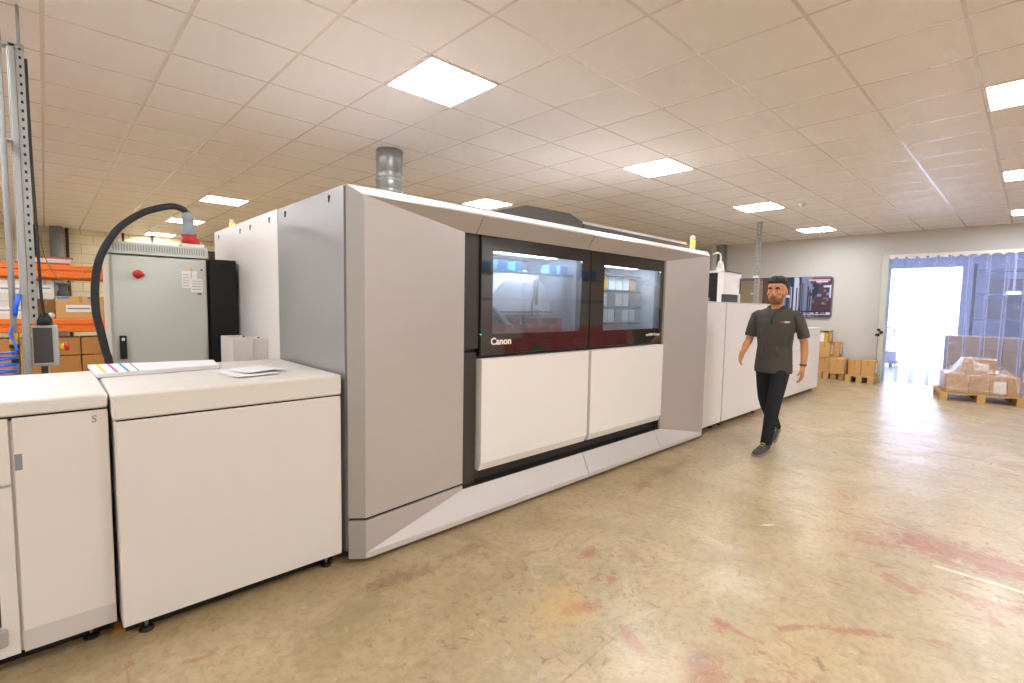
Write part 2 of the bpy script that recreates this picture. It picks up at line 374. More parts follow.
# loading bay beyond the doorway
struct('floor_loading_bay', B(12.7, -3, -.2, 18.4, 4.2, 0), M['annex_floor'])
struct('ceiling_loading_bay', B(12.7, -3, 3.3, 18.4, 4.2, 3.45), M['annex'])
w = MB(); w.box(18.2, -3, 0, 18.4, 1.39, 3.3); w.box(18.2, 1.39, 2.70, 18.4, 4.2, 3.3); w.box(18.2, 3.7, 0, 18.4, 4.2, 2.68)
struct('wall_loading_bay_far', w, M['annex'])
struct('wall_loading_bay_left', B(12.7, 4.0, 0, 18.2, 4.2, 3.3), M['wall'])
struct('wall_loading_bay_right', B(12.7, -3.2, 0, 18.4, -3, 3.3), M['annex'])
struct('ground', B(18.4, -30, -.25, 70, 40, -.03), M['ground'])
# white metal doorway surround
t = MB(); t.box(X1-.16, DY1+.0, 0, X1+.02, DY1+.10, DZ+.06); t.box(X1-.05, DY0-.1, 0, X1+.02, DY0, DZ+.06)
struct('trim_1', t, M['greyl'], bevel=.006)

# skylight coming in through the loading bay
wd = bpy.data.worlds.new('sky'); bpy.context.scene.world = wd; wd.use_nodes = True
bg = wd.node_tree.nodes['Background']; bg.inputs[0].default_value = (.80, .88, 1, 1); bg.inputs[1].default_value = 10.0

# ------------------------------------------------------------------ ceiling lights
def panel():
    r = thing('ceiling_light', (0, 0, H), 'x', 'ceiling light', 'square recessed ceiling light panels')
    f = MB()
    for a in (0, 1, 2, 3):
        q = MB().box(-.298, -.298, -.008, .298, -.278, .002); q.xf(Matrix.Rotation(a*PI/2, 4, 'Z')); f.add(q.v, q.f)
    f.v = [v+Vector((0, 0, H)) for v in f.v]
    f.build('frame', M['frame'], r); B(-.279, -.279, H-.006, .279, .279, H-.001).build('diffuser', M['lamp'], r)
    return r
P0 = panel()
LT = [(1.85, 2.75, 'largest square ceiling light, over the white cabinet end of the press'),
      (4.85, 2.75, 'square ceiling light above the right part of the press'),
      (7.85, 2.75, 'ceiling light just left of the smoke detector'),
      (10.85, 2.75, 'ceiling light nearest the blue picture on the far wall'),
      (4.85, -.25, 'nearest ceiling light at the right edge of the photo'),
      (7.85, -.25, 'middle of three ceiling lights cut by the right edge'),
      (10.85, -.25, 'farthest and smallest ceiling light at the right edge above the strip curtain'),
      (4.85, 5.75, 'ceiling light just above the canopy edge, right of the round duct'),
      (1.85, 8.75, 'ceiling light above and right of the red power plug'),
      (1.85, 11.75, 'ceiling light directly behind the grey plug'),
      (1.85, 14.75, 'small ceiling light nearest the cream back wall'),
      (-1.15, 2.75, None), (-1.15, -.25, None), (1.85, -.25, None), (-1.15, 5.75, None), 
      (4.85, 8.75, None), (4.85, 11.75, None), (7.85, 8.75, None), (-1.15, 8.75, None), (-1.15, 11.75, None), (-1.15, -3.25, None), (1.85, -3.25, None), (4.85, -3.25, None), (7.85, -3.25, None), (14.6, .2, None), (14.6, 2.6, None), (16.6, -1.4, None)]  # unlabelled panels are added for fill, last three in the loading bay
for i, (x, y, l) in enumerate(LT):
    o = P0 if i == 0 else copy_tree(P0)
    place(o, (x+.3, y+.3, H if x < 12 else 3.298), 0, l or 'added square ceiling light, not in view, put in for extra light')
    if not l: o['group'] = 'ceiling lights not seen in the photo'
    elif 'group' in o: o['group'] = 'square recessed ceiling light panels'
sd = thing('smoke_detector', (8.25, 2.47, H), 'small round cream smoke detector on the ceiling', 'smoke detector')
MB().lathe((8.25, 2.47, H), [(.055, 0), (.055, -.02), (.045, -.03)]).build('base', M['frame'], sd)
MB().lathe((8.25, 2.47, H), [(.035, -.03), (.035, -.05), (.02, -.06)]).build('sensor_head', M['greyl'], sd)

# ------------------------------------------------------------------ the press
YR, YO, YI = 2.45, 2.51, 2.525
OX0, RX0, IX0, IX1, RX1, OX1 = 1.165, 1.238, 1.965, 4.485, 5.27, 5.33
OZ1, RZ1, IZ1, IZ0, RZ0, OZ0 = 2.065, 2.012, 1.905, .22, .062, .03
pr = thing('digital_press', (3.2, 3.9, 0), 'huge silver and white digital press with two dark glass windows', 'printing press')
TH = (0, .02, 0)
SEAM = .254
f = MB(); f.prism([(RX0, YR, SEAM+.008), (IX0, YI, SEAM+.008), (IX0, YI, IZ1), (RX0, YR, RZ1)], TH)
f.build('front_wing', M['silver'], pr)
f = MB(); f.prism([(OX0, YO, SEAM+.008), (RX0, YR, SEAM+.008), (RX0, YR, RZ1), (OX0, YO, OZ1)], (.02, .03, 0)); f.build('corner_strip', M['silver_edge'], pr)
f = MB(); f.prism([(RX0, YR, RZ0), (IX0, YI, IZ0), (IX0, YI, SEAM-.008), (RX0, YR, SEAM-.008)], TH)
f.build('lower_corner', M['silver'], pr)
f = MB(); f.prism([(OX0, YO, OZ0), (RX0, YR, OZ0), (RX0, YR, SEAM-.008), (OX0, YO, SEAM-.008)], (.02, .03, 0)); f.build('corner_strip', M['silver_edge'], pr)
f = MB(); f.prism([(RX0+.01, YR+.014, SEAM-.02), (IX0, YI+.012, SEAM-.02), (IX0, YI+.012, SEAM+.02), (RX0+.01, YR+.014, SEAM+.02)], (0, .02, 0))
f.prism([(OX0+.012, YO+.008, SEAM-.02), (RX0+.008, YR+.014, SEAM-.02), (RX0+.008, YR+.014, SEAM+.02), (OX0+.012, YO+.008, SEAM+.02)], (.02, .03, 0)); f.build('black_gap', M['seam'], pr)
f = MB(); f.prism([(IX1, YI, IZ0), (RX1, YR, RZ0), (RX1, YR, RZ1), (IX1, YI, IZ1)], TH)
f.prism([(RX1, YR, OZ0), (OX1, YO, OZ0), (OX1, YO, OZ1), (RX1, YR, RZ1)], (-.02, .03, 0)); f.build('front_wing', M['silver'], pr)
# canopy: soffit (darker colour holds its shade) + upward facing lip, in sections
def lerp(a, b, t): return a+(b-a)*t
def can_pt(x, ring):
    """point on canopy at x for ring 'o','r','i'"""
    return {'o': (x, YO, OZ1), 'r': (x, YR, RZ1), 'i': (x, YI, IZ1)}[ring]
G = .003
secs = [(None, 2.06), (2.06, 3.222), (3.222, 4.40), (4.40, None)]
for a, b in secs:
    la, ra_, ia = (OX0, RX0, IX0) if a is None else (a+G,)*3
    lb, rb_, ib = (OX1, RX1, IX1) if b is None else (b-G,)*3
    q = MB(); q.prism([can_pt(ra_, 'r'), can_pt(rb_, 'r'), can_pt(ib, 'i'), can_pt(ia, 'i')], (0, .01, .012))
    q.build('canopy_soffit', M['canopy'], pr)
    q = MB(); q.prism([can_pt(la, 'o'), can_pt(lb, 'o'), can_pt(rb_, 'r'), can_pt(ra_, 'r')], (0, .012, -.004)); q.build('canopy_lip', M['white2'], pr)
for a, b in [(None, 3.232), (3.232, 4.38), (4.38, None)]:
    ra_, ia = (RX0, IX0) if a is None else (a+G,)*2
    rb_, ib = (RX1, IX1) if b is None else (b-G,)*2
    q = MB(); q.prism([(ra_, YR, RZ0), (rb_, YR, RZ0), (ib, YI, IZ0), (ia, YI, IZ0)], (0, .012, -.01))
    q.prism([(ra_, YR, OZ0), (rb_, YR, OZ0), (rb_, YR, RZ0), (ra_, YR, RZ0)], (0, .02, 0))
    q.build('plinth', M['silver_light'], pr)
# body, side panels, top
YB = 5.26
f = MB(); f.box(OX0, 2.54, .06, OX0+.02, 3.552, OZ1-.002); f.build('side_panel', M['silver_side'], pr)
f = MB(); f.box(OX0, 3.558, .06, OX0+.02, YB, OZ1+.002); f.build('side_panel', M['white2'], pr)
for y, z in ((2.72, 2.027), (3.406, 2.022), (3.72, 2.02), (4.163, 2.012), (4.43, 2.01), (5.1, 2.02)):
    q = MB().lathe((OX0-.004, y, z), [(.011, 0), (.011, .006)], ax='x', n=12); q.box(OX0-.005, y-.004, z-.028, OX0-.001, y+.004, z-.005); q.build('panel_lock', M['black'], pr)
B(OX1-.02, 2.54, .06, OX1, YB, OZ1).build('right_side_panel', M['white'], pr)
f = MB(); f.box(OX0+.01, 2.545, OZ1-.03, OX1-.01, YB, OZ1-.004); f.build('roof_panel', M['white'], pr)
f = MB(); f.box(OX0+.03, YB-.02, .06, OX1-.03, YB, OZ1-.03); f.build('rear_panel', M['white'], pr)
f = MB(); f.box(OX0+.06, 2.60, .0, OX1-.06, YB-.06, .09); f.build('base', M['black'], pr)
# dark recess around the doors (with window openings)
WIN = [(2.225, 3.19, 1.245, 1.812), (3.495, 4.425, 1.24, 1.80)]
fx = [IX0-.02, WIN[0][0]-.03, WIN[0][1]+.03, WIN[1][0]-.03, WIN[1][1]+.03, IX1+.02]
f = MB(); f.box(fx[0], 2.60, .09, fx[5], 2.63, 1.2); f.box(fx[0], 2.60, 1.84, fx[5], 2.63, 2.03)
for i in (0, 2, 4): f.box(fx[i], 2.60, 1.2, fx[i+1], 2.63, 1.84)
f.build('front_recess', M['dark'], pr)
B(IX0+.005, 2.56, 1.15, 2.115, 2.598, 1.95).build('trim_post', M['dark'], pr)
B(IX0+.005, 2.56, .2, 2.095, 2.598, 1.125).build('trim_post', M['dark'], pr)
B(4.50, 2.56, .2, 4.52, 2.598, 1.95).build('trim_post', M['dark'], pr)
for x0, x1 in ((2.112, 3.272), (3.308, 4.475)):
    d = MB(); d.prism([(x0, 2.515, .365), (x0, 2.515, 1.078), (x0, 2.585, 1.078), (x0, 2.585, .308), (x0, 2.54, .308)], (x1-x0, 0, 0))
    tag(d.build('lower_door', M['white2'], pr, bevel=.004), 'white lower door')
B(IX0+.02, 2.53, .222, IX1-.02, 2.60, .228).build('step_plate', M['black'], pr)
# upper glass doors
for k, (x0, x1, (a, b, c, d)) in enumerate(((2.125, 3.288, WIN[0]), (3.312, 4.485, WIN[1]))):
    z0, z1 = 1.10, 1.935
    q = MB(); q.box(x0, 2.545, z0, x1, 2.565, c); q.box(x0, 2.545, d, x1, 2.565, z1); q.box(x0, 2.545, c, a, 2.565, d); q.box(b, 2.545, c, x1, 2.565, d)
    dr = q.build('window_door', M['blackgl'], pr)
    B(a, 2.549, c, b, 2.555, d).build('window_pane', M['pane'], dr)
    q = MB()
    if k == 0:
        text_on(q, 'Canon', .066, (2.214, 2.5445, 1.172), (1, 0, 0), (0, 0, 1), M['logo'], width=.192, bold=.0022, ext=.001)
    else:
        text_on(q, 'varioPRINT iX-series', .034, (4.19, 2.5445, 1.172), (1, 0, 0), (0, 0, 1), M['logo'], width=.25, bold=.0008, shear=.25, ext=.001)
    q.build('lettering', None, dr)
    B(x0+.004, 2.545, 1.105, x1-.004, 2.5455, 1.107).build('rail_line', M['silver_light'], dr)
B(3.289, 2.548, 1.1, 3.311, 2.6, 1.95).build('door_gap', M['seam'], pr)
B(2.116, 2.546, 1.1, 2.124, 2.6, 1.95).build('door_gap', M['seam'], pr)
MB().lathe((2.12, 2.543, 1.245), [(.004, 0), (.004, -.003)], ax='y', n=10).build('status_light', M['led'], pr)
# interior bays
cav = MB()
for (a, b, c, d) in WIN:
    x0, x1, z0, z1, y0, y1 = a-.08, b+.08, c-.12, d+.04, 2.64, 3.25
    cav.box(x0, y1, z0, x1, y1+.02, z1); cav.box(x0-.02, y0, z0, x0, y1, z1); cav.box(x1, y0, z0, x1+.02, y1, z1); cav.box(x0, y0, z0-.02, x1, y1, z0); cav.box(x0, y0, z1, x1, y1, z1+.02)
cav.build('interior_bay', M['cavity'], pr)
q = MB(); rs = []
for yy in (2.86, 2.88, 3.2):
    r0 = .36 if yy > 2.87 else .34
    rs.append([Vector((2.82+r0*math.cos(t), yy, 1.37+r0*math.sin(t))) for t in [PI*i/24 for i in range(25)]])
vs = [p for r in rs for p in r]; fs = []
for k in range(2):
    for i in range(24): fs.append((k*25+i, k*25+i+1, (k+1)*25+i+1, (k+1)*25+i))
fs.append(tuple(range(25))); q.add(vs, fs, smooth=False); q.build('drum_cover', M['drum'], pr)
q = MB(); q.box(2.40, 2.84, 1.385, 3.16, 2.87, 1.40); q.tube([(2.92, 2.82, 1.66), (2.915, 2.82, 1.52), (2.89, 2.82, 1.44), (2.90, 2.82, 1.37), (2.94, 2.82, 1.35), (2.965, 2.82, 1.38), (2.95, 2.82, 1.41)], .008, n=8)
q.tube([(2.96, 2.83, 1.70), (2.955, 2.83, 1.45)], .012, n=8); q.box(2.2, 2.9, 1.3, 2.42, 3.1, 1.56); q.tube([(2.45, 2.8, 1.42), (2.75, 2.8, 1.2)], .02, n=8); q.build('crane_hook', M['steel'], pr)
q = MB()
for i in range(9): q.box(2.48+i*.085, 2.78, 1.16, 2.55+i*.085, 2.95, 1.24+.05*(i % 3))
q.build('ink_module', M['inkred'], pr)
q = MB()
for j in range(3):
    for i in range(5): q.box(3.80+i*.12, 2.80, 1.30+j*.155, 3.90+i*.12, 2.86, 1.42+j*.155, m=[M['drum'], M['yellow'], M['white2'], M['drum'], M['card2']][(i*2+j*3) % 5] if j == 2 else [M['drum'], M['white2'], M['pipe']][(i+j) % 3])
for j in range(4): q.box(3.74, 2.77, 1.275+j*.155, 4.44, 2.87, 1.290+j*.155, m=M['dark'])
q.box(3.72, 2.7, 1.16, 3.92, 2.76, 1.235, m=M['green']); q.box(3.5, 2.9, 1.72, 3.66, 3.0, 1.80, m=M['blueprint']); q.build('electronics_rack', None, pr)
for x in (2.2, 2.42, 2.6, 2.98, 3.12): B(x, 2.72, 1.706, x+.09, 2.80, 1.775).build('reflected_box_stand_in', M['blueprint'], pr)  # solid blue boxes stand in for cartons reflected in the glass
B(2.16, 2.70, 1.69, 3.26, 2.81, 1.705).build('reflected_shelf_stand_in', M['pipe'], pr)  # solid shelf stands in for the reflected one
B(2.3, 2.68, 1.835, 3.1, 2.82, 1.848).build('added_inner_lamp', M['lampin'], pr); B(3.55, 2.68, 1.825, 4.35, 2.82, 1.838).build('added_inner_lamp', M['lampin'], pr)  # unseen lamps added to brighten the space behind the panes
# roof units
q = MB(); q.prism([(2.25, 2.66, 2.05), (2.25, 2.66, 2.085), (2.654, 2.66, 2.197), (3.154, 2.66, 2.206), (3.326, 2.66, 2.158), (3.326, 2.66, 2.05)], (0, 1.3, 0)); q.build('roof_hood', M['anthracite'], pr, bevel=.006)
B(3.335, 2.66, 2.05, 5.22, 4.2, 2.140).build('roof_hood', M['anthracite'], pr)
B(3.335, 2.70, 2.150, 5.22, 4.3, 2.172).build('roof_cover', M['white2'], pr)
# small housing on the left side
q = MB(); q.box(.93, 3.78, .5, 1.06, 4.1, 1.185); q.box(1.063, 3.8, .5, 1.163, 4.1, 1.175)
q.build('side_housing', M['white'], pr, bevel=.004)
q = MB().lathe((1.0, 3.78, 1.19), [(.007, 0), (.007, .008)], n=8); q.lathe((1.10, 3.8, 1.18), [(.007, 0), (.007, .006)], n=8); q.build('side_housing_screw', M['black'], pr)

def beacon(x, y, z, h, r, label):
    b = thing('beacon_light', (x, y, z), label, 'beacon', 'amber beacons')
    MB().lathe((x, y, z), [(r, 0), (r, h*.35)]).build('lamp_base', M['frame'], b)
    MB().lathe((x, y, z), [(r*.95, h*.35), (r*.95, h*.7)]).build('amber_lens', M['amber'], b)
    MB().lathe((x, y, z), [(r, h*.7), (r, h*.95), (r*.6, h)]).build('lamp_cap', M['frame'], b)
beacon(1.28, 5.12, 2.067, .12, .022, 'small amber beacon on the far left corner of the press roof')
beacon(5.20, 2.62, 2.065, .17, .026, 'slim white and amber beacon at the right end of the press roof')

# round ventilation duct
dx, dy, dr = 2.68, 4.74, .135
du = thing('ventilation_duct', (dx, dy, OZ1), 'round galvanised ventilation duct rising from the press into the ceiling', 'duct')
prof = [(dr, 0)]
for zz in (.2, .40, .55, .72, .88):
    prof += [(dr, zz-.012), (dr+.006, zz), (dr, zz+.012)]
prof += [(dr, H-OZ1-.001)]
MB().lathe((dx, dy, OZ1), prof, n=40).build('duct_pipe', M['galv'], du)
for zz in (.30, .66): MB().lathe((dx, dy, OZ1+zz), [(dr+.003, -.02), (dr+.006, -.018), (dr+.006, .018), (dr+.003, .02)], n=40).build('duct_band', M['steel'], du)

# ------------------------------------------------------------------ white cabinets left of the press
def feet(root, pts, top=.07):
    for x, y in pts:
        f_ = MB().lathe((x, y, 0), [(.007, .01), (.007, top+.02)], n=10).build('levelling_foot', M['steel'], root)
        MB().lathe((x, y, 0), [(.028, 0), (.028, .006), (.018, .014), (.010, .018)], n=20).build('foot_pad', M['rubber'], f_)
yA = 2.523
ca = thing('paper_input_cabinet', (.66, 3.0, 0), 'wide white cabinet with plain front standing against the silver press', 'cabinet')
B(.185, yA, .07, 1.135, 3.47, .945).build('body', M['white'], ca, bevel=.006)
B(.195, yA+.01, .944, 1.13, 3.46, .953).build('seam', M['seam'], ca)
B(.18, yA-.004, .952, 1.138, 3.475, 1.06).build('lid', M['lid'], ca, bevel=.012, seg=3)
B(1.139, yA+.05, .96, 1.16, yA+.14, 1.03).build('hinge', M['black'], ca)
B(.20, 2.615, .0, 1.12, 3.4, .075).build('shade_block', M['black'], ca)  # black block puts the deep shade under the cabinet into colour
feet(ca, [(.27, 2.585), (1.07, 2.585), (.27, 3.35), (1.07, 3.35)])
yB = 2.585
cb = thing('control_cabinet', (-.5, 3.0, 0), 'white cabinet with recessed grey handle and handwritten S, cut by the left edge', 'cabinet')
B(-1.1, yB+.02, .08, .168, 3.4, .99).build('body', M['white'], cb)
B(-1.11, yB-.002, 1.0, .172, 3.41, 1.062).build('lid', M['lid'], cb, bevel=.012, seg=3)
B(-1.1, yB+.01, .985, .165, 3.39, 1.001).build('seam', M['seam'], cb)
dB = B(-.108, yB, .082, .17, yB+.02, .993).build('door', M['white'], cb, bevel=.003)
B(-.106, yB-.0015, .795, -.085, yB+.004, .857).build('handle', M['print_grey'], dB)
q = MB(); text_on(q, 'S', .04, (.118, yB-.001, .945), (1, 0, 0), (0, 0, 1), M['print_grey'], shear=.1); q.build('written_letter', None, dB)
B(-.108, yB-.001, .082, .17, yB+.001, .165).build('kick_strip', M['kick'], dB)
B(-.5, yB, .745, -.118, yB+.02, .993).build('drawer', M['white'], cb, bevel=.003)
q = MB(); q.box(-.165, yB, .082, -.118, yB+.02, .735); q.box(-.5, yB, .6, -.165, yB+.02, .735); q.box(-.5, yB, .082, -.165, yB+.02, .2); q.build('panel', M['white'], cb)
B(-.5, yB+.015, .2, -.165, yB+.02, .6).build('dark_opening', M['dark'], cb)
B(-.185, yB-.02, .13, -.150, yB, .20).build('latch', M['bluegrey'], cb, bevel=.008)
B(-1.0, 2.70, .0, .15, 3.3, .085).build('shade_block', M['black'], cb)  # black fill for the shade below this cabinet
feet(cb, [(.09, 2.68), (-.4, 2.68), (.09, 3.3)])
# little litter under the cabinets
q = MB(); q.add([(.15, 2.62, .002), (.26, 2.60, .002), (.28, 2.66, .012), (.17, 2.70, .015)], [(0, 1, 2, 3)]); q.prism([(.15, 2.62, .001), (.26, 2.60, .001), (.28, 2.66, .001), (.17, 2.70, .001)], (0, 0, .002))
tag(q.build('cardboard_scrap', M['cardboard']), 'torn scrap of brown cardboard under the white cabinets', 'scrap')

# papers on the cabinet tops
pt = thing('print_stack', (.45, 3.28, 1.063), 'thick stack of white prints with yellow, magenta, blue and black stripes', 'paper stack')
P4 = [(.172, 3.075), (.70, 3.135), (.735, 3.42), (.158, 3.52)]
z = 1.063; sh = MB()
for i in range(7):
    j = random.uniform(-.004, .004)
    sh.prism([(x+j, y+j*.7, z) for x, y in P4], (0, 0, .0026), M['paper']); z += .0029
sh.build('sheets', None, pt)
def bil(u, v):
    a = Vector(P4[0]).lerp(Vector(P4[1]), u); b = Vector(P4[3]).lerp(Vector(P4[2]), u); return a.lerp(b, v)
for u0, m_ in ((.045, 'yellowink'), (.13, 'magenta'), (.215, 'cyan')):
    c4 = [bil(u0, .0), bil(u0+.022, .0), bil(u0+.022, .97), bil(u0, .97)]
    MB().prism([(p.x, p.y, z) for p in c4], (0, 0, .0006)).build('printed_stripe', M[m_], pt)
c4 = [bil(.30, .0), bil(.308, .0), bil(.308, .99), bil(.30, .99)]
MB().prism([(p.x, p.y, z) for p in c4], (0, 0, .0006)).build('printed_stripe', M['blackink'], pt)
def loose(pts, z, label, curl=.0):
    q = MB(); n = 8; vs = []
    p = [Vector(a) for a in pts]
    for i in range(n+1):
        for j in range(n+1):
            u, v = i/n, j/n; a = p[0].lerp(p[1], u); b = p[3].lerp(p[2], u); c = a.lerp(b, v)
            vs.append((c.x, c.y, z+curl*(u**3)*(.5+.5*v)+.0015*math.sin(u*7+v*5)**2))
    fs = [(i*(n+1)+j, (i+1)*(n+1)+j, (i+1)*(n+1)+j+1, i*(n+1)+j+1) for i in range(n) for j in range(n)]
    q.add(vs, fs); o = q.build('paper_sheet', M['paper']); s_ = o.modifiers.new('s', 'SOLIDIFY'); s_.thickness = .0006; s_.offset = 1
    tag(o, label, 'sheet of paper', 'loose sheets on the wide white cabinet')
loose([(.62, 3.06), (.67, 2.72), (.86, 2.72), (.81, 3.05)], 1.0625, 'lowest loose white sheet on the wide cabinet, nearest the front')
loose([(.65, 2.99), (.68, 2.68), (.89, 2.72), (.86, 3.03)], 1.066, 'middle loose white sheet on the wide cabinet')
loose([(.70, 3.02), (.74, 2.74), (.95, 2.80), (.90, 3.08)], 1.070, 'topmost loose white sheet, its right corner curling up', .012)

# ------------------------------------------------------------------ electrical cabinets behind
ec = thing('electrical_cabinet', (.61, 4.5, 0), 'tall pale grey electrical cabinet with red rotary knob and warning stickers', 'electrical cabinet')
B(.322, 4.325, .0, .898, 4.80, 1.745).build('body', M['greyl'], ec, bevel=.004)
dd = B(.338, 4.30, .04, .885, 4.325, 1.738).build('door', M['grey'], ec, bevel=.005)
B(.316, 4.30, 1.752, .905, 4.82, 1.835).build('vent_hood', M['greyl'], ec, bevel=.004)
q = MB()
for i in range(36): q.box(.345+i*.0152, 4.298, 1.772, .351+i*.0152, 4.301, 1.818)
q.build('vent_slots', M['print_grey'], ec)
kn = MB().lathe((.478, 4.30, 1.615), [(.03, 0), (.03, -.012), (.018, -.02)], ax='y', n=20).build('rotary_knob', M['red'], dd)
q = MB().box(.445, 4.265, 1.605, .512, 4.29, 1.628); q.xf(Matrix.Translation((.478, 4.28, 1.616)) @ Matrix.Rotation(.25, 4, 'Y') @ Matrix.Translation((-.478, -4.28, -1.616))); q.build('knob_grip', M['red'], kn, bevel=.006)
q = MB()
q.box(.735, 4.2985, 1.53, .79, 4.2995, 1.655, m=M['label']); q.box(.79, 4.2985, 1.50, .865, 4.2995, 1.60, m=M['label']); q.box(.80, 4.2985, 1.60, .83, 4.2995, 1.655, m=M['label'])
for i in range(5): q.box(.742, 4.298, 1.545+i*.02, .78, 4.2985, 1.549+i*.02, m=M['print_grey'])
for i in range(4): q.box(.797, 4.298, 1.52+i*.02, .857, 4.2985, 1.524+i*.02, m=M['print_grey'])
q.box(.83, 4.298, 1.483, .858, 4.2985, 1.493, m=M['blackink']); q.build('stickers', None, dd)
MB().prism([(.782, 4.298, 1.66), (.808, 4.298, 1.66), (.795, 4.298, 1.684)], (0, -.001, 0)).build('warning_triangle', M['yellow'], dd)
q = MB(); q.lathe((.862, 4.2985, 1.668), [(.014, 0), (.014, -.001)], ax='y', n=20, m=M['label']); q.lathe((.862, 4.2972, 1.668), [(.009, 0), (.009, -.001)], ax='y', n=16, m=M['cyan']); q.build('round_sticker', None, dd)
q = MB(); q.box(.362, 4.275, 1.03, .40, 4.30, 1.19, m=M['black']); q.box(.372, 4.272, 1.155, .389, 4.276, 1.175, m=M['label']); q.build('latch', None, dd, bevel=.003)
bc = thing('black_cabinet', (1.045, 4.7, 0), 'narrow matt black cabinet between the grey electrical cabinet and the press', 'cabinet')
B(.95, 4.48, 0, 1.14, 4.95, 1.765).build('body', M['black'], bc, bevel=.004)
for x in (.995, 1.095): MB().lathe((x, 4.48, 1.73), [(.012, 0), (.012, -.006)], ax='y', n=14).build('knob', M['rubber'], bc)

# power cable with red and grey plug
pc = thing('power_cable', (.8, 4.45, 1.84), 'thick black power cable arching into a grey and red plug', 'power cable')
pts = [(.295, 4.08, .7), (.287, 4.103, 1.02), (.276, 4.13, 1.096), (.257, 4.157, 1.225), (.239, 4.184, 1.354), (.241, 4.211, 1.516), (.263, 4.238, 1.668), (.31, 4.265, 1.797), (.389, 4.292, 1.928), (.505, 4.319, 2.033), (.595, 4.346, 2.084), (.701, 4.39, 2.124), (.775, 4.43, 2.12), (.810, 4.45, 2.085)]
def smoothpath(p, k=5):
    P = [Vector(a) for a in p]; out = []
    for i in range(len(P)-1):
        a, b, c, d = P[max(i-1, 0)], P[i], P[i+1], P[min(i+2, len(P)-1)]
        for j in range(k):
            t = j/k; out.append(.5*((2*b)+(c-a)*t+(2*a-5*b+4*c-d)*t*t+(3*b-a-3*c+d)*t**3))
    out.append(P[-1]); return out
MB().tube(smoothpath(pts), .0225, n=16).build('cable', M['rubber'], pc)
MB().lathe((.812, 4.45, 1.93), [(.052, 0), (.052, .012), (.047, .016), (.036, .09), (.036, .10), (.040, .104), (.040, .165), (.034, .172), (.018, .18)], n=24).build('plug', M['plug'], pc)
q = MB().lathe((.815, 4.45, 1.86), [(.047, 0), (.050, .07)], n=24); q.prism([(.85, 4.42, 1.86), (.85, 4.42, 1.925), (.895, 4.42, 1.862)], (0, .06, 0)); q.build('socket', M['red'], pc)
B(.76, 4.38, 1.836, .90, 4.52, 1.862).build('socket_plate', M['white'], pc)
MB().tube(smoothpath([(.875, 4.42, 1.862), (.91, 4.42, 1.84), (.925, 4.43, 1.78), (.93, 4.45, 1.76)]), .015, n=10).build('strain_relief', M['plug'], pc)

# ------------------------------------------------------------------ service post at the far left
sp = thing('service_post', (-.07, 3.93, 0), 'tall light grey aluminium post with perforated channel reaching to the ceiling', 'post')
q = MB(); q.box(-.094, 3.90, 0, -.066, 3.96, 2.82); q.box(-.1, 3.905, 0, -.094, 3.955, 2.82); q.build('post', M['bluegrey'], sp, bevel=.006)
# perforated channel: real holes
def perforated(x0, x1, y, z0, z1, pitch, hw, hh, th=.003):
    q = MB(); xc = (x0+x1)/2; n = int((z1-z0)/pitch)
    q.box(x0, y, z0, xc-hw, y+th, z1); q.box(xc+hw, y, z0, x1, y+th, z1)
    for i in range(n+1):
        za = z0+i*pitch; zb = min(za+pitch-2*hh, z1)
        if zb > za: q.box(xc-hw, y, za, xc+hw, y+th, zb)
    return q
q = perforated(-.062, -.034, 3.895, 1.30, 2.82, .047, .005, .0085); q.box(-.064, 3.895, 1.30, -.062, 3.94, 2.82); q.box(-.034, 3.895, 1.30, -.032, 3.94, 2.82)
q.build('perforated_channel', M['steel'], sp)
B(-.060, 3.942, 1.30, -.036, 3.946, 2.82).build('channel_back', M['black'], sp)
B(-.13, 3.90, 2.80, -.03, 3.96, 2.815).build('top_bracket', M['steel'], sp)
MB().tube([(-.13, 3.93, 2.815), (-.13, 3.93, H)], .008).build('hanger_rod', M['steel'], sp)
MB().tube([(-.05, 3.93, 2.815), (-.05, 3.93, H)], .008).build('hanger_rod', M['steel'], sp)
q = MB().tube(smoothpath([(-.026, 3.90, 2.75), (-.024, 3.90, 2.2), (-.018, 3.89, 1.8), (-.014, 3.885, 1.45), (-.006, 3.88, 1.33)]), .007, n=10); q.build('post_cable', M['rubber'], sp)
cbx = thing('control_box', (0, 3.9, 1.05), 'grey control box with dark screen and red emergency stop on the service post', 'control box')
B(-.062, 3.87, 1.05, .05, 3.95, 1.285).build('housing', M['bluegrey'], cbx, bevel=.006)
B(-.057, 3.866, 1.065, .024, 3.872, 1.272).build('screen', M['dark'], cbx)
B(-.057, 3.8655, 1.062, .024, 3.871, 1.070).build('sill', M['bluegrey'], cbx)
B(-.03, 3.88, .95, .0, 3.92, 1.05).build('bracket', M['dark'], cbx)
es = MB().lathe((.05, 3.9, 1.158), [(.022, 0), (.022, .022)], ax='x', n=20).build('emergency_stop', M['yellow'], cbx)
MB().lathe((.072, 3.9, 1.158), [(.014, 0), (.024, .006), (.024, .018), (.018, .024)], ax='x', n=20).build('stop_button', M['red'], es)
q = MB(); q.lathe((-.005, 3.9, 1.285), [(.034, 0), (.034, .03), (.026, .045), (.015, .07)], n=16); q.build('cable_gland', M['rubber'], cbx)
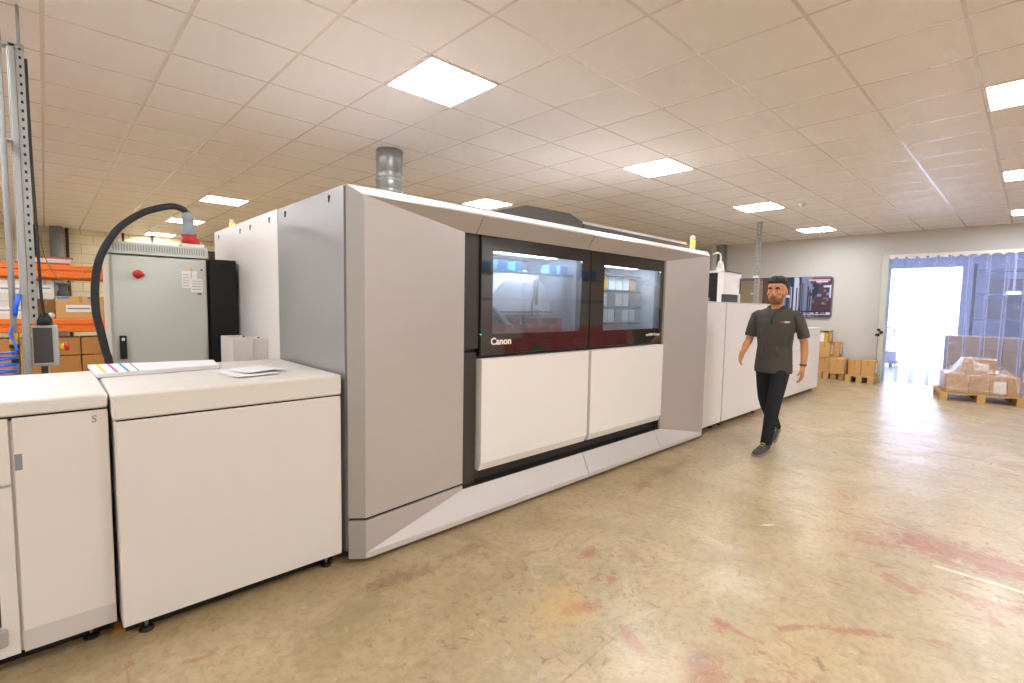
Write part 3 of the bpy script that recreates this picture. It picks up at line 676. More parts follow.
# air pipe with hose and blow gun
ap = thing('air_pipe', (-.13, 3.8, 0), 'thin vertical grey compressed air pipe left of the service post', 'pipe')
q = MB().tube([(-.128, 3.82, 0), (-.128, 3.82, 2.9), (-.128, 3.82, H)], .0135, n=14); q.build('pipe', M['steel'], ap)
q = MB().lathe((-.128, 3.82, 1.13), [(.018, 0), (.018, .04), (.022, .05), (.022, .07), (.018, .08), (.018, .12)], n=8); q.build('fitting', M['brass'], ap)
q = MB().box(-.15, 3.80, 1.165, -.11, 3.84, 1.185); q.box(-.145, 3.8, 1.08, -.115, 3.835, 1.105); q.build('valve', M['rubber'], ap)
for zz in (1.45, 2.28): B(-.133, 3.815, zz, -.09, 3.90, zz+.01).build('pipe_clip', M['steel'], ap)
ah = MB(); hp = []
for i in range(7*16+1):
    a = 2*PI*i/16; hp.append((-.165+.045*math.cos(a)*1.0, 3.76+.035*math.sin(a), 1.15-.035*i/16))
ah.tube(hp, .0052, n=8); ah.tube(smoothpath([(-.12, 3.76, 1.15), (-.128, 3.78, 1.20), (-.145, 3.79, 1.24), (-.135, 3.8, 1.28)]), .0052, n=8)
tag(ah.build('coiled_air_hose', M['blue']), 'bright blue coiled air hose hanging at the left edge', 'air hose')
ag = thing('air_blow_gun', (-.105, 3.8, 1.42), 'blue air blow gun hooked on the thin grey pipe', 'air gun')
q = MB().tube([(-.122, 3.79, 1.34), (-.114, 3.79, 1.40), (-.10, 3.79, 1.46)], [.010, .012, .010], n=12); q.build('handle', M['blue'], ag)
MB().tube(smoothpath([(-.10, 3.79, 1.46), (-.094, 3.79, 1.50), (-.09, 3.79, 1.56)]), .003, n=6).build('nozzle', M['steel'], ag)
q = MB().tube(smoothpath([(-.02, 3.9, 1.86), (.02, 4.2, 1.66), (.10, 4.6, 1.55), (.20, 4.7, 1.60), (.36, 4.7, 1.80), (.42, 4.7, 1.85)]), .0028, n=6)
tag(q.build('earth_wire', M['greenwire']), 'thin green and yellow wire sagging from the service post to the grey cabinet', 'wire')

# ------------------------------------------------------------------ orange pallet rack and boxes
rk = thing('pallet_rack', (.3, 7.9, 0), 'orange beamed pallet rack holding cartons at the left', 'rack')
RY = 7.5
for zb in (1.655, 1.05):
    for y in (RY, RY+.95):
        q = MB(); q.prism([(-1.6, y+.012, zb), (-1.6, y, zb+.012), (-1.6, y, zb+.058), (-1.6, y+.022, zb+.068), (-1.6, y+.022, zb+.086), (-1.6, y, zb+.096), (-1.6, y, zb+.138), (-1.6, y+.012, zb+.15), (-1.6, y+.05, zb+.15), (-1.6, y+.05, zb)], (2.7, 0, 0)); q.build('beam', M['orange'], rk)
    q = MB()
    for i in range(9): q.box(-1.6, RY+.06+i*.1, zb+.135, 1.1, RY+.13+i*.1, zb+.15)
    q.build('shelf_boards', M['steel'], rk)
for x in (-1.68, 1.1):
    for y in (RY, RY+.93): B(x, y, 0, x+.08, y+.07, 1.81).build('upright', M['pipe'], rk)
BG = 'cartons on the orange rack'
def carton(name, x0, y0, z0, w_, d_, h_, m, label, group, side='y', lab=None, lid=False, body=None):
    """closed cardboard box: body with flap seam and tape; optional label rectangle (u0,u1,v0,v1)"""
    b = thing(name, (x0+w_/2, y0+d_/2, z0), label, 'box', group)
    body_ = B(x0, y0, z0, x0+w_, y0+d_, z0+h_).build('carton_body', M[m], b, bevel=.004)
    if h_ > .05:
        q = MB(); q.box(x0+w_*.47, y0-.0012, z0+h_*.72, x0+w_*.53, y0+.0, z0+h_+.001); q.box(x0+w_*.47, y0, z0+h_, x0+w_*.53, y0+d_, z0+h_+.0012)
        q.build('tape', M['tape'], b)
    if lab:
        u0, u1, v0, v1 = lab; q = MB()
        if side == 'y': q.box(x0+w_*u0, y0-.0022, z0+h_*v0, x0+w_*u1, y0-.001, z0+h_*v1, m=M['label']); q.box(x0+w_*(u0+.03), y0-.003, z0+h_*(v0*.6+v1*.4), x0+w_*(u1-.1), y0-.0021, z0+h_*(v0*.4+v1*.6), m=M['print_grey'])
        elif side == '-y': q.box(x0+w_*u0, y0-.0022, z0+h_*v0, x0+w_*u1, y0-.001, z0+h_*v1, m=M['label'])
        q.build('label', None, b)
    return b
c = carton('cardboard_box', .085, 7.55, 1.20, .43, .4, .255, 'card2', 'brown box with white label and blue tape on the middle rack shelf', BG, lab=(.20, .78, .3, .62))
q = MB(); q.box(.10, 7.547, 1.425, .20, 7.549, 1.45); q.box(.36, 7.547, 1.425, .44, 7.549, 1.45); q.build('blue_tape', M['cyan'], c)
carton('white_carton', -.47, 7.55, 1.20, .40, .4, .19, 'paper2', 'lower off white carton left of the service post on the rack', BG, lab=(.1, .9, .3, .7))
carton('white_carton', -.47, 7.55, 1.395, .40, .4, .22, 'paper2', 'upper off white carton left of the service post on the rack', BG, lab=(.3, .9, .4, .8))
carton('grey_carton', -.06, 7.6, 1.42, .14, .35, .20, 'paper2', 'printed grey carton just right of the service post', BG, lab=(.2, .9, .4, .8))
carton('cardboard_box', -.06, 7.6, 1.20, .14, .35, .21, 'boxdark', 'dark brown box under the printed grey carton', BG)
q = MB()
for i in range(4):
    tag(B(-.22+.01*i, 7.55, 1.806+i*.022, .22+.01*i, 7.95, 1.826+i*.022).build('flat_pack', M[('dullred', 'paper2', 'paper2', 'dullred')[i]]),
        ('lowest flat red pack', 'second flat white pack from below', 'third flat white pack from below', 'topmost flat red pack')[i]+' on the top rack shelf', 'pack', 'flat packs on the top rack shelf')
for r_, (zb, zt) in enumerate(((.785, .985), (.57, .775), (.35, .56))):
    for i, x in enumerate((-.43, -.21, .01, .29)):
        wd_ = .205 if x < .2 else .24
        if x == .01: wd_ = .27
        carton('cardboard_box', x, 7.56, zb, wd_, .3, zt-zb, 'cardboard', ('top', 'middle', 'bottom')[r_]+' row box under the rack, '+('at the left edge', 'behind the blue hose', 'right of the control box', 'beside the black cable')[i], 'paper boxes under the rack')
sh_ = thing('storage_shelf', (.1, 7.8, 0), 'low shelf platform carrying the paper boxes under the rack', 'shelf')
B(-1.5, 7.5, .30, 1.0, 8.3, .345).build('deck', M['wood'], sh_)
for x in (-1.4, -.3, .85): B(x, 7.55, 0, x+.1, 8.2, .30).build('bearer', M['wood'], sh_)
q = MB().prism([(.40, 7.50, 1.0-.2), (.46, 7.5, .80), (.42, 7.5, .90)], (0, .05, 0))
# small items on middle shelf
q = MB().lathe((.16, 7.95, 1.66-.2), [(.06, 0), (.06, .04), (.045, .05), (.045, .12), (.06, .13), (.06, .17)], n=20)
pm = thing('pressure_valve', (.16, 8.2, 1.2), 'grey pipe valve standing on a box on the middle rack shelf', 'valve')
MB().lathe((.16, 7.85, 1.457), [(.055, 0), (.055, .05), (.04, .06), (.04, .12), (.06, .125), (.06, .15)], n=20).build('valve_body', M['pipe'], pm)
q = MB().ell((.045, 7.56, 1.235), (.035, .03, .035)); tag(q.build('crumpled_rag', M['paper2']), 'crumpled off white rag on the shelf beside the cable gland', 'rag')

# pipes on the back wall
def wallpipe(x0, x1, label, m, top=H, bottom=1.2, y=15.35):
    r_ = (x1-x0)/2; o = thing('wall_pipe', ((x0+x1)/2, y, 0), label, 'pipe', 'vertical pipes on the cream block wall')
    MB().lathe(((x0+x1)/2, y, 0), [(r_, 0), (r_, top)], n=20).build('pipe', M[m], o)
    for zz in (1.0, 2.2): MB().lathe(((x0+x1)/2, y, zz), [(r_+.01, 0), (r_+.01, .04)], n=20).build('clip', M['steel'], o)
wallpipe(.13, .36, 'thick grey pipe on the cream back wall', 'pipe')
wallpipe(.40, .46, 'thin dark conduit right beside the thick grey pipe', 'darkpipe', y=15.5)
wallpipe(-.13, -.04, 'dark pipe on the back wall just right of the service post', 'darkpipe')
wallpipe(1.43, 1.48, 'thin conduit on the back wall above the black cable arch', 'darkpipe', y=15.5)
wallpipe(2.02, 2.07, 'thin dark conduit on the back wall left of the plug', 'darkpipe', y=15.5)
q = MB()
for i in range(5): q.box(3.05, 15.45, 2.3+i*.09, 3.6, 15.55, 2.35+i*.09)
q.box(3.02, 15.5, 2.25, 3.63, 15.58, 2.75); tag(q.build('wall_grille', M['darkpipe']), 'dark louvred grille on the back wall beside the press corner', 'grille')

# ------------------------------------------------------------------ modules right of the press
def module(name, x0, x1, z1, label, yf=2.53, yb=3.5, doors=None, zb=.06):
    o = thing(name, ((x0+x1)/2, (yf+yb)/2, 0), label, 'cabinet', 'white modules right of the press')
    B(x0, yf+.02, zb, x1, yb, z1-.012).build('body', M['white'], o)
    B(x0, yf, z1-.010, x1, yb+.01, z1).build('top_panel', M['lid'], o, bevel=.004)
    B(x0+.05, yf+.1, 0, x1-.05, yb-.05, zb+.01).build('shade_block', M['black'], o)  # black fill for the shade below the module
    for d in (doors or []):
        a, b_, c_, e_ = d; B(a, yf, c_, b_, yf+.02, e_).build('door', M['white2'], o, bevel=.003)
    feet(o, [(x0+.1, yf+.08), (x1-.1, yf+.08)], zb)
    return o
module('transport_module', 5.36, 5.93, 1.525, 'narrow tall white module next to the press right wing', doors=[(5.365, 5.925, .065, 1.51)])
module('drying_module', 5.95, 7.25, 1.525, 'wide tall white module directly behind the walking person', doors=[(5.955, 7.245, .065, 1.51)])
s3 = module('stacker_module', 7.35, 10.12, 1.13, 'low white module with several doors, farthest in the row', yf=2.60, doors=[
    (7.36, 8.25, .065, .44), (7.36, 8.25, .455, .77), (7.36, 8.25, .785, 1.115), (8.27, 9.1, .065, .44), (8.27, 9.1, .455, .77), (8.27, 9.1, .785, 1.115), (9.12, 10.115, .065, 1.0), (9.12, 10.115, 1.015, 1.115)])
mh = thing('display_hood', (7.5, 3.4, 1.525), 'white hood with black opening standing on the modules behind the press', 'hood')
hx, hy = 7.205, 3.12
q = MB(); q.box(hx, hy, 1.66, hx+.6, hy+.03, 2.0); q.box(hx, hy, 1.975, hx+.6, hy+.7, 2.0); q.box(hx, hy+.03, 1.525, hx+.02, hy+.10, 1.975); q.box(hx, hy+.65, 1.525, hx+.6, hy+.7, 1.975); q.box(hx+.54, hy, 1.525, hx+.6, hy+.7, 1.9)
q.build('shell', M['white2'], mh, bevel=.004)
B(hx+.03, hy+.04, 1.525, hx+.06, hy+.64, 1.97).build('black_opening', M['black'], mh)
B(hx+.0, hy+.012, 1.53, hx+.53, hy+.03, 1.655).build('lower_panel', M['dark'], mh)
sup = B(7.37, 2.64, 1.131, 7.9, 3.9, 1.525).build('hood_base', M['white'], mh)
bx = thing('tissue_box', (6.95, 3.35, 1.525), 'pale blue box on top of the wide tall white module', 'box')
B(6.9, 3.25, 1.525, 7.05, 3.42, 1.60).build('carton_body', M['blueprint'], bx, bevel=.005)
B(6.9, 3.22, 1.525, 7.06, 3.25, 1.55).build('tray', M['card2'], bx)
wl_ = thing('desk_lamp', (7.45, 3.3, 2.0), 'small white hooked lamp standing on the white hood', 'lamp')
MB().lathe((7.45, 3.3, 2.0), [(.06, 0), (.06, .06), (.05, .07), (.05, .10), (.03, .15), (.012, .17)], n=18).build('lamp_body', M['frame'], wl_)
MB().tube(smoothpath([(7.45, 3.3, 2.16), (7.45, 3.3, 2.25), (7.40, 3.32, 2.28), (7.32, 3.36, 2.26)]), .012, n=8).build('lamp_arm', M['frame'], wl_)
# perforated strut hanging near the far modules
st = thing('slotted_strut', (9.6, 3.55, 0), 'perforated steel strut standing from the modules to the ceiling', 'strut')
q = perforated(0, .12, 0, 0, H, .07, .022, .018, .004); q2 = MB(); q2.add(q.v, q.f)
rot = Matrix.Translation((9.66, 3.52, 0)) @ Matrix.Rotation(-PI/2, 4, 'Z'); q.xf(Matrix.Translation((9.6, 3.60, 0)) @ Matrix.Rotation(-PI*.62, 4, 'Z')); q2.xf(Matrix.Translation((9.6, 3.60, 0)) @ Matrix.Rotation(-PI*.12, 4, 'Z')); q.add(q2.v, q2.f)
q.build('angle_profile', M['steel'], st)
q = MB().box(9.52, 3.50, 2.02, 9.56, 3.6, 2.06); q.build('clamp', M['label'], st)
cp = thing('wall_column', (12.3, 5.6, 0), 'white round pipe on the far wall above the hood', 'pipe')
MB().lathe((12.32, 5.62, 0), [(.075, 0), (.075, H)], n=24).build('pipe', M['frame'], cp)
B(12.3, 5.38, 0, 12.5, 5.50, H).build('conduit', M['pipe'], cp)

# picture on the far wall, rounded corners
pc_ = thing('wall_picture', (12.48, 4.0, 1.26), 'wide glossy picture of dark machinery with rounded corners on the far wall', 'picture')
def rrect(y0, y1, z0, z1, r, x):
    P = []
    for cy, cz, a0 in ((y0+r, z0+r, PI), (y1-r, z0+r, 1.5*PI), (y1-r, z1-r, 0), (y0+r, z1-r, .5*PI)):
        for k in range(7):
            a = a0+PI/2*k/6; P.append((x, cy+r*math.cos(a), cz+r*math.sin(a)))
    return P
MB().prism(rrect(3.02, 5.02, 1.26, 2.19, .08, 12.470), (.028, 0, 0)).build('picture_board', M['purple'], pc_)
q = MB(); xs = 12.468
def pic(y0, z0, y1, z1, m_): 
    global xs
    xs -= .00008; q.add([(xs, y0, z0), (xs, y1, z0), (xs, y1, z1), (xs, y0, z1)], [(0, 1, 2, 3)], M[m_])
rp = random.Random(3)
pics = [(4.47, 1.27, 5.00, 2.12, 'beige'), (4.18, 1.27, 4.47, 2.18, 'brownp'), (4.05, 1.27, 4.2, 2.18, 'purple'), (3.98, 1.27, 4.05, 2.18, 'midblue'), (3.80, 1.27, 3.98, 2.18, 'navy'), (3.70, 1.3, 3.79, 2.18, 'pale'), (3.64, 1.3, 3.70, 2.18, 'navy'),
        (3.42, 1.3, 3.64, 2.18, 'midblue'), (3.04, 1.3, 3.42, 2.15, 'maroon'), (3.3, 1.75, 3.42, 2.05, 'navy')]
for k in range(26):
    y = rp.uniform(3.44, 4.15); pics.append((y, rp.uniform(1.3, 1.5), y+rp.uniform(.012, .03), rp.uniform(1.9, 2.17), rp.choice(('pale', 'navy', 'midblue', 'purple', 'navy'))))
for k in range(24):
    y = rp.uniform(3.05, 3.4); z = rp.uniform(1.5, 2.1); pics.append((y, z, y+rp.uniform(.03, .09), z+rp.uniform(.02, .08), rp.choice(('brownp', 'maroon', 'midblue', 'navy', 'purple'))))
for k in range(18):
    y = rp.uniform(3.05, 3.9); pics.append((y, 1.28+rp.uniform(0, .1), y+rp.uniform(.02, .08), 1.33+rp.uniform(.02, .12), rp.choice(('pale', 'navy', 'navy', 'pink', 'purple'))))
pics += [(3.07, 1.95, 3.2, 1.99, 'pale'), (3.08, 2.09, 3.5, 2.13, 'pink'), (3.12, 2.06, 3.35, 2.09, 'pale'), (3.04, 1.40, 3.8, 1.43, 'navy'), (3.06, 1.34, 3.62, 1.36, 'pink'), (3.05, 1.72, 3.08, 2.0, 'pale'), (4.62, 1.80, 4.74, 1.83, 'pale'), (4.28, 1.4, 4.42, 1.5, 'pale'), (4.30, 1.68, 4.35, 1.88, 'green'), (3.86, 1.72, 3.95, 1.78, 'pale')]
for a in pics: pic(*a)
q.build('printed_image', None, pc_)

# three black knobs beside the doorway
kb = thing('door_pull_cord', (12.42, 2.12, 0), 'cluster of three black knobs with a thin cord on the doorway frame', 'pull cord')
q = MB().ell((12.32, 2.135, 1.07), (.02, .030, .025)); q.ell((12.32, 2.085, 1.02), (.02, .030, .025)); q.ell((12.32, 2.15, .965), (.02, .038, .028)); q.tube([(12.325, 2.135, 1.07), (12.325, 2.085, 1.02), (12.325, 2.15, .965)], .008, n=6); q.build('knobs', M['rubber'], kb)
MB().tube([(12.32, 2.145, .965), (12.325, 2.14, .5), (12.32, 2.14, .0)], .006, n=6).build('cord', M['pipe'], kb)

# ------------------------------------------------------------------ strip curtain
sc_ = thing('strip_curtain', (12.38, .2, 0), 'clear plastic strip curtain hanging across the wide doorway', 'strip curtain')
q = MB(); q.box(12.345, DY0-.05, 2.52, 12.43, DY1+.08, 2.575); q.build('rail', M['frame'], sc_)
q = MB(); n = 46
for i in range(n):
    y = DY0+(DY1-DY0)*(i+.5)/n
    q.prism([(12.335, y-.03, 2.52), (12.335, y+.03, 2.52), (12.335, y, 2.475)], (.012, 0, 0), M['label'] if i % 2 else M['pipe'])
q.build('hook_teeth', None, sc_)
ns = 15
for i in range(ns):
    y0 = DY0-.02+(DY1-DY0)*i/ns; wd_ = .30; xx = 12.375 if i % 2 else 12.388
    q = MB(); cols, rows = 6, 12; ph = random.uniform(0, 6)
    vs = []
    for r_ in range(rows+1):
        z = .015+(2.485)*r_/rows
        for c_ in range(cols+1):
            u = c_/cols; vs.append((xx+.012*math.sin(u*PI)*(1 if i % 2 else -1)+.010*math.sin(z*1.8+ph)*(1-z/2.5)+.004*math.sin(u*9+z*3+ph), y0+wd_*u+.012*math.sin(z*1.3+ph)*(1-z/2.5), z))
    fs = [(r_*(cols+1)+c_, r_*(cols+1)+c_+1, (r_+1)*(cols+1)+c_+1, (r_+1)*(cols+1)+c_) for r_ in range(rows) for c_ in range(cols)]
    q.add(vs, fs, M['curtain'], True)
    for e0, e1 in ((0, .012), (wd_-.012, wd_)):
        ev = []
        for r_ in range(rows+1):
            z = .015+(2.485)*r_/rows
            for yy in (e0, e1):
                u = yy/wd_; ev.append((xx-.003+.012*math.sin(u*PI)*(1 if i % 2 else -1)+.010*math.sin(z*1.8+ph)*(1-z/2.5)+.004*math.sin(u*9+z*3+ph), y0+yy+.012*math.sin(z*1.3+ph)*(1-z/2.5), z))
        q.add(ev, [(2*k, 2*k+1, 2*k+3, 2*k+2) for k in range(rows)], M['curtain_edge'], True)
    q.build('strip', None, sc_)

# ------------------------------------------------------------------ pallets and boxes
def pallet(L_, W_, name_label, group='wooden pallets'):
    """long side along local y, origin at base centre"""
    o = thing('wooden_pallet', (0, 0, 0), name_label, 'pallet', group)
    q = MB(); n = 7
    for i in range(n):
        x = -W_/2+(W_-.09)*i/(n-1); q.box(x, -L_/2, .118, x+.09, L_/2, .138)
    q.build('top_boards', M['wood'], o)
    q = MB()
    for j in (-1, 0, 1): q.box(-W_/2, j*(L_/2-.05)-.05, .098, W_/2, j*(L_/2-.05)+.05, .118)
    q.build('stringer_boards', M['wood'], o)
    for i in (-1, 0, 1):
        for j in (-1, 0, 1): B(i*(W_/2-.06)-.06, j*(L_/2-.05)-.05, .018, i*(W_/2-.06)+.06, j*(L_/2-.05)+.05, .098).build('block', M['wood'], o)
    q = MB()
    for j in (-1, 0, 1): q.box(-W_/2, j*(L_/2-.05)-.05, 0, W_/2, j*(L_/2-.05)+.05, .018)
    q.build('bottom_boards', M['wood'], o)
    return o
# wrapped pallet in front of the curtain
WR = math.radians(12)
pw = pallet(1.02, .80, 'wooden pallet carrying the film wrapped boxes in front of the curtain'); pcx = Vector((10.76, 1.015, 0)).lerp(Vector((10.98, .016, 0)), .5)+Vector((.39*math.cos(WR), .39*math.sin(WR), 0))
pcx = pcx+Vector((0, -.04, 0)); place(pw, pcx, WR)
def W(v): return Matrix.Translation(pcx) @ Matrix.Rotation(WR, 4, 'Z') @ Vector(v)
def lbox(x0, y0, z0, x1, y1, z1, m, label, group, lab=None, name='cardboard_box'):
    o = thing(name, (0, 0, 0), label, 'box', group)
    cx, cy = (x0+x1)/2, (y0+y1)/2
    B(x0-cx, y0-cy, 0, x1-cx, y1-cy, z1-z0).build('carton_body', M[m], o, bevel=.005)
    q = MB(); q.box(x0-cx-.001, -.012, (z1-z0)*.7, x0-cx+.001, .012, z1-z0+.001); q.box(x0-cx, -.02, z1-z0, x1-cx, .02, z1-z0+.0012); q.build('tape', M['tape'], o)
    if lab:
        for (a, b_, c_, d_, mm) in lab: B(x0-cx-.003, lerp(y1, y0, a)-cy, (z1-z0)*c_, x0-cx-.0012, lerp(y1, y0, b_)-cy, (z1-z0)*d_).build('label', M[mm], o)
    return o, (cx, cy, z0)
GW = 'boxes wrapped on the pallet'
ys = [.44, .16, -.09, -.29, -.44]
for i in range(4):
    for r_ in range(2):
        xa = -.36+.36*r_
        lab = [(.2, .95, .12, .75, 'label')] if (i == 2 and r_ == 0) else None
        o, c_ = lbox(xa, ys[i+1], .14, xa+.35, ys[i]-.006, .435, 'card3', ('front' if r_ == 0 else 'rear')+' row wrapped box, '+('leftmost', 'second from left', 'third from left', 'rightmost')[i]+' on the pallet', GW, lab)
        place(o, W(c_), WR)
o, c_ = lbox(-.22, -.18, .437, .10, .20, .69, 'card3', 'single box with printed white label topmost on the wrapped pallet', GW, [(.28, .75, .3, .75, 'label'), (.32, .42, .45, .65, 'blackink')]); place(o, W(c_), WR)
# stretch film
def film():
    q = MB()
    def ring(hx, hy, z, cx=0, cy=0, r=.03, wob=0.):
        P = []; k = 0
        for sx, sy in ((1, 1), (-1, 1), (-1, -1), (1, -1)):
            for t in range(4):
                a = {(1, 1): 0, (-1, 1): PI/2, (-1, -1): PI, (1, -1): 1.5*PI}[(sx, sy)]+PI/2*t/3
                P.append(Vector((cx+sx*(hx-r)+r*math.cos(a)+random.uniform(-wob, wob), cy+sy*(hy-r)+r*math.sin(a)+random.uniform(-wob, wob), z+random.uniform(-wob, wob))))
        return P
    rs = [ring(.385, .47, .142, wob=.002), ring(.375, .455, .2), ring(.375, .455, .30), ring(.37, .452, .443, wob=.004), ring(.30, .36, .47, -.01, 0, wob=.012), ring(.21, .25, .58, -.03, .01, wob=.012), ring(.172, .205, .69, -.06, .01, wob=.004), ring(.14, .18, .706, -.06, .01, wob=.006)]
    q.rings(rs, smooth=True); q.xf(Matrix.Translation(pcx) @ Matrix.Rotation(WR, 4, 'Z')); return q
tag(film().build('stretch_film', M['wrap']), 'clear stretch film draped over the boxes on the pallet', 'stretch film')

# small pallets by the far wall
GP = 'boxes on the pallets by the far wall'
for i, (px, y0, y1, l) in enumerate(((11.85, 2.08, 2.56, 'small pallet nearest the doorway by the far wall'), (11.95, 2.60, 2.98, 'small pallet second from the doorway by the far wall'), (11.95, 3.0, 3.5, 'small pallet half hidden behind the white modules'))):
    o = pallet(y1-y0, .55, l); place(o, (px+.27, (y0+y1)/2, 0), 0)
SB = [((11.98, 2.10, .14, .32, .215, .31), 'box nearest the doorway on the right pallet', 1), ((11.98, 2.325, .14, .32, .215, .31), 'second box from the doorway on the right pallet', 0),
      ((11.86, 2.585, .14, .32, .255, .32), 'box with white side label between two pallet stacks', 1), ((11.98, 2.86, .14, .35, .23, .31), 'bottom box of the stack beside the white module', 0),
      ((11.98, 3.10, .14, .35, .23, .31), 'bottom box partly hidden by the white module', 0), ((11.96, 2.885, .455, .3, .20, .30), 'middle box of the stack beside the white module', 1),
      ((12.27, 2.78, .455, .2, .2, .31), 'box set back beside the middle box of the stack', 1)]
for (x, y, z, dx_, dy_, dz_), l, lab in SB:
    o, c_ = lbox(x, y, z, x+dx_, y+dy_, z+dz_, 'card2', l, GP)
    if lab: B(-.02, -dy_/2-.002, dz_*.2, .06, -dy_/2, dz_*.85).build('label', M['label'], o)
    o.location = c_
ob = thing('open_box', (12.1, 3.02, .757), 'open sided box with white sheets inside, topmost by the far wall', 'box', GP)
q = MB(); x, y, z = 11.98, 2.91, .757
q.box(x, y, z, x+.28, y+.26, z+.015); q.box(x, y, z+.25, x+.28, y+.26, z+.265); q.box(x, y, z, x+.28, y+.015, z+.25); q.box(x, y+.245, z, x+.28, y+.26, z+.25); q.box(x+.265, y, z, x+.28, y+.26, z+.25); q.build('carton_body', M['card2'], ob)
B(x+.02, y+.1, z+.02, x+.24, y+.24, z+.22).build('white_contents', M['paper'], ob); B(x+.02, y+.03, z+.02, x+.24, y+.09, z+.22).build('yellow_contents', M['yellow'], ob)
B(x+.08, y-.002, z+.05, x+.14, y, z+.2).build('label', M['label'], ob)

# big stacks of boxes in the loading bay
GS = 'brown boxes stacked behind the curtain'
for s_ in range(2):
    bx0, by1 = 14.0, 1.27-1.28*s_
    o = pallet(1.22, .8, ('left' if s_ == 0 else 'right')+' pallet under the tall box stack behind the curtain'); place(o, (bx0+.4, by1-.61, 0), 0)
    for r_ in range(3):
        for c_ in range(4):
            y1_ = by1-.30*c_-.01; o, cc = lbox(bx0+.02, y1_-.29, .14+.27*r_, bx0+.78, y1_, .14+.27*r_+.265, 'card3', ('bottom', 'middle', 'top')[r_]+' row, '+('first', 'second', 'third', 'fourth')[c_]+' box from the left in the '+('left' if s_ == 0 else 'right')+' stack behind the curtain', GS)
            o.location = cc
tl = thing('bay_light', (16.0, .33, 1.9), 'pale green tube light glowing behind the curtain', 'light')
B(15.95, .22, 1.89, 15.98, .44, 1.94).build('tube', M['tube'], tl); B(15.98, .18, 1.87, 16.03, .48, 1.96).build('fitting', M['pipe'], tl)
B(15.99, .31, 1.96, 16.02, .35, 3.3).build('drop_rod', M['annex'], tl)
bs = thing('bay_shelving', (17.5, -.3, 0), 'tall dark blue shelving in the shadow behind the box stacks and curtain', 'shelving')
for zz in (.6, 1.25, 1.9, 2.5): B(17.3, -1.6, zz, 17.9, 1.1, zz+.05).build('shelf', M['midblue'], bs)
for y in (-1.6, -.3, 1.04): B(17.3, y, 0, 17.36, y+.06, 2.7).build('upright', M['navy'], bs)
for k, (y, z, w_, h_) in enumerate(((-.1, 1.3, .45, .4), (.45, 1.3, .4, .5), (.1, 1.95, .7, .35))):
    carton('storage_carton', 17.35, y, z, .4, w_, h_, 'purple', ('lower left', 'lower right', 'upper')[k]+' dim carton on the dark blue bay shelving', 'dim cartons on the bay shelving')
# hand truck beyond the curtain, daylight glare put into its pale colour
ht = thing('hand_pallet_truck', (16.0, 2.6, 0), 'hand truck coloured pale for daylight glare, standing outside the curtain at the left', 'hand truck')
q = MB().tube(smoothpath([(15.9, 2.75, .3), (15.85, 2.72, .8), (15.85, 2.65, 1.0), (15.85, 2.45, 1.02), (15.88, 2.42, .9), (15.9, 2.6, .7)]), .018, n=8); q.build('handle', M['pale'], ht)
q = MB().box(15.85, 2.35, .1, 16.9, 2.5, .16); q.box(15.85, 2.7, .1, 16.9, 2.85, .16); q.box(15.85, 2.35, .1, 16.0, 2.85, .42); q.build('forks', M['pale'], ht)
for yy in (2.45, 2.75): MB().lathe((15.9, yy-.03, .09), [(.09, 0), (.09, .06)], ax='y', n=18).build('wheel', M['midblue'], ht)

# ------------------------------------------------------------------ storage along the right wall (mirrored in the press windows)
ss = thing('steel_shelving', (8, -3.2, 0), 'steel shelving along the right wall, seen mirrored in the press windows', 'shelving')
for zz in (2.12, 1.55): B(6.4, -3.4, zz, 11.2, -2.95, zz+.03).build('shelf', M['dark'], ss)
for x in (6.4, 8.0, 9.6, 11.15): B(x, -3.0, 0, x+.05, -2.95, 2.5).build('upright', M['dark'], ss)
for i, (x, w_) in enumerate(((6.75, .28), (7.55, .34), (8.25, .32), (8.9, .2), (9.95, .28), (10.5, .25))):
    o = carton('blue_carton', x, -3.3, 2.152, w_, .3, .22, 'blueprint' if i != 3 else 'paper2', 'blue or white carton on the high shelf mirrored in the windows', 'cartons mirrored in the windows')
rc = thing('red_crate', (7.5, -2.7, 0), 'stack of red plastic crates mirrored low in the press windows', 'crate', 'red crates mirrored in the windows')
q = MB(); q.box(7.3, -2.9, 0, 7.9, -2.5, .225)
q.build('crate_body', M['redcrate'], rc, bevel=.01)
q = MB()
for i in range(4): q.box(7.34, -2.499, .04+i*.045, 7.86, -2.495, .052+i*.045)
q.build('crate_slots', M['dullred'], rc)
k = 0
for ix in range(7):
    for iz in range(4 if ix > 0 else 3):
        if ix == 0 and iz == 0: continue
        o = copy_tree(rc); o.location = (7.5+ix*.64, -2.7, iz*.235)
gs = thing('green_sign', (7.8, -2.4, 0), 'green panel sign in front of the red crates, mirrored in the left window', 'sign')
B(7.75, -2.42, .36, 8.15, -2.40, .56).build('sign_face', M['green'], gs)
for x in (7.8, 8.1): B(x, -2.44, 0, x+.02, -2.42, .45).build('post', M['dark'], gs)
for k, yy in enumerate((.4, 3.4, 6.4, 9.4)):  # glowing windows on the left wall, added out of view as fill light
    w = struct('window_%d' % (k+1), B(X0+.002, yy, 1.15, X0+.02, yy+1.9, 2.55), M['winfill'])
    t = MB(); t.box(X0, yy-.06, 1.09, X0+.06, yy+1.96, 1.15); t.box(X0, yy-.06, 2.55, X0+.06, yy+1.96, 2.61); t.box(X0, yy-.06, 1.15, X0+.06, yy, 2.55); t.box(X0, yy+1.9, 1.15, X0+.06, yy+1.96, 2.55); t.box(X0, yy+.93, 1.15, X0+.05, yy+.97, 2.55)
    t.build('window_frame', M['frame'], w)

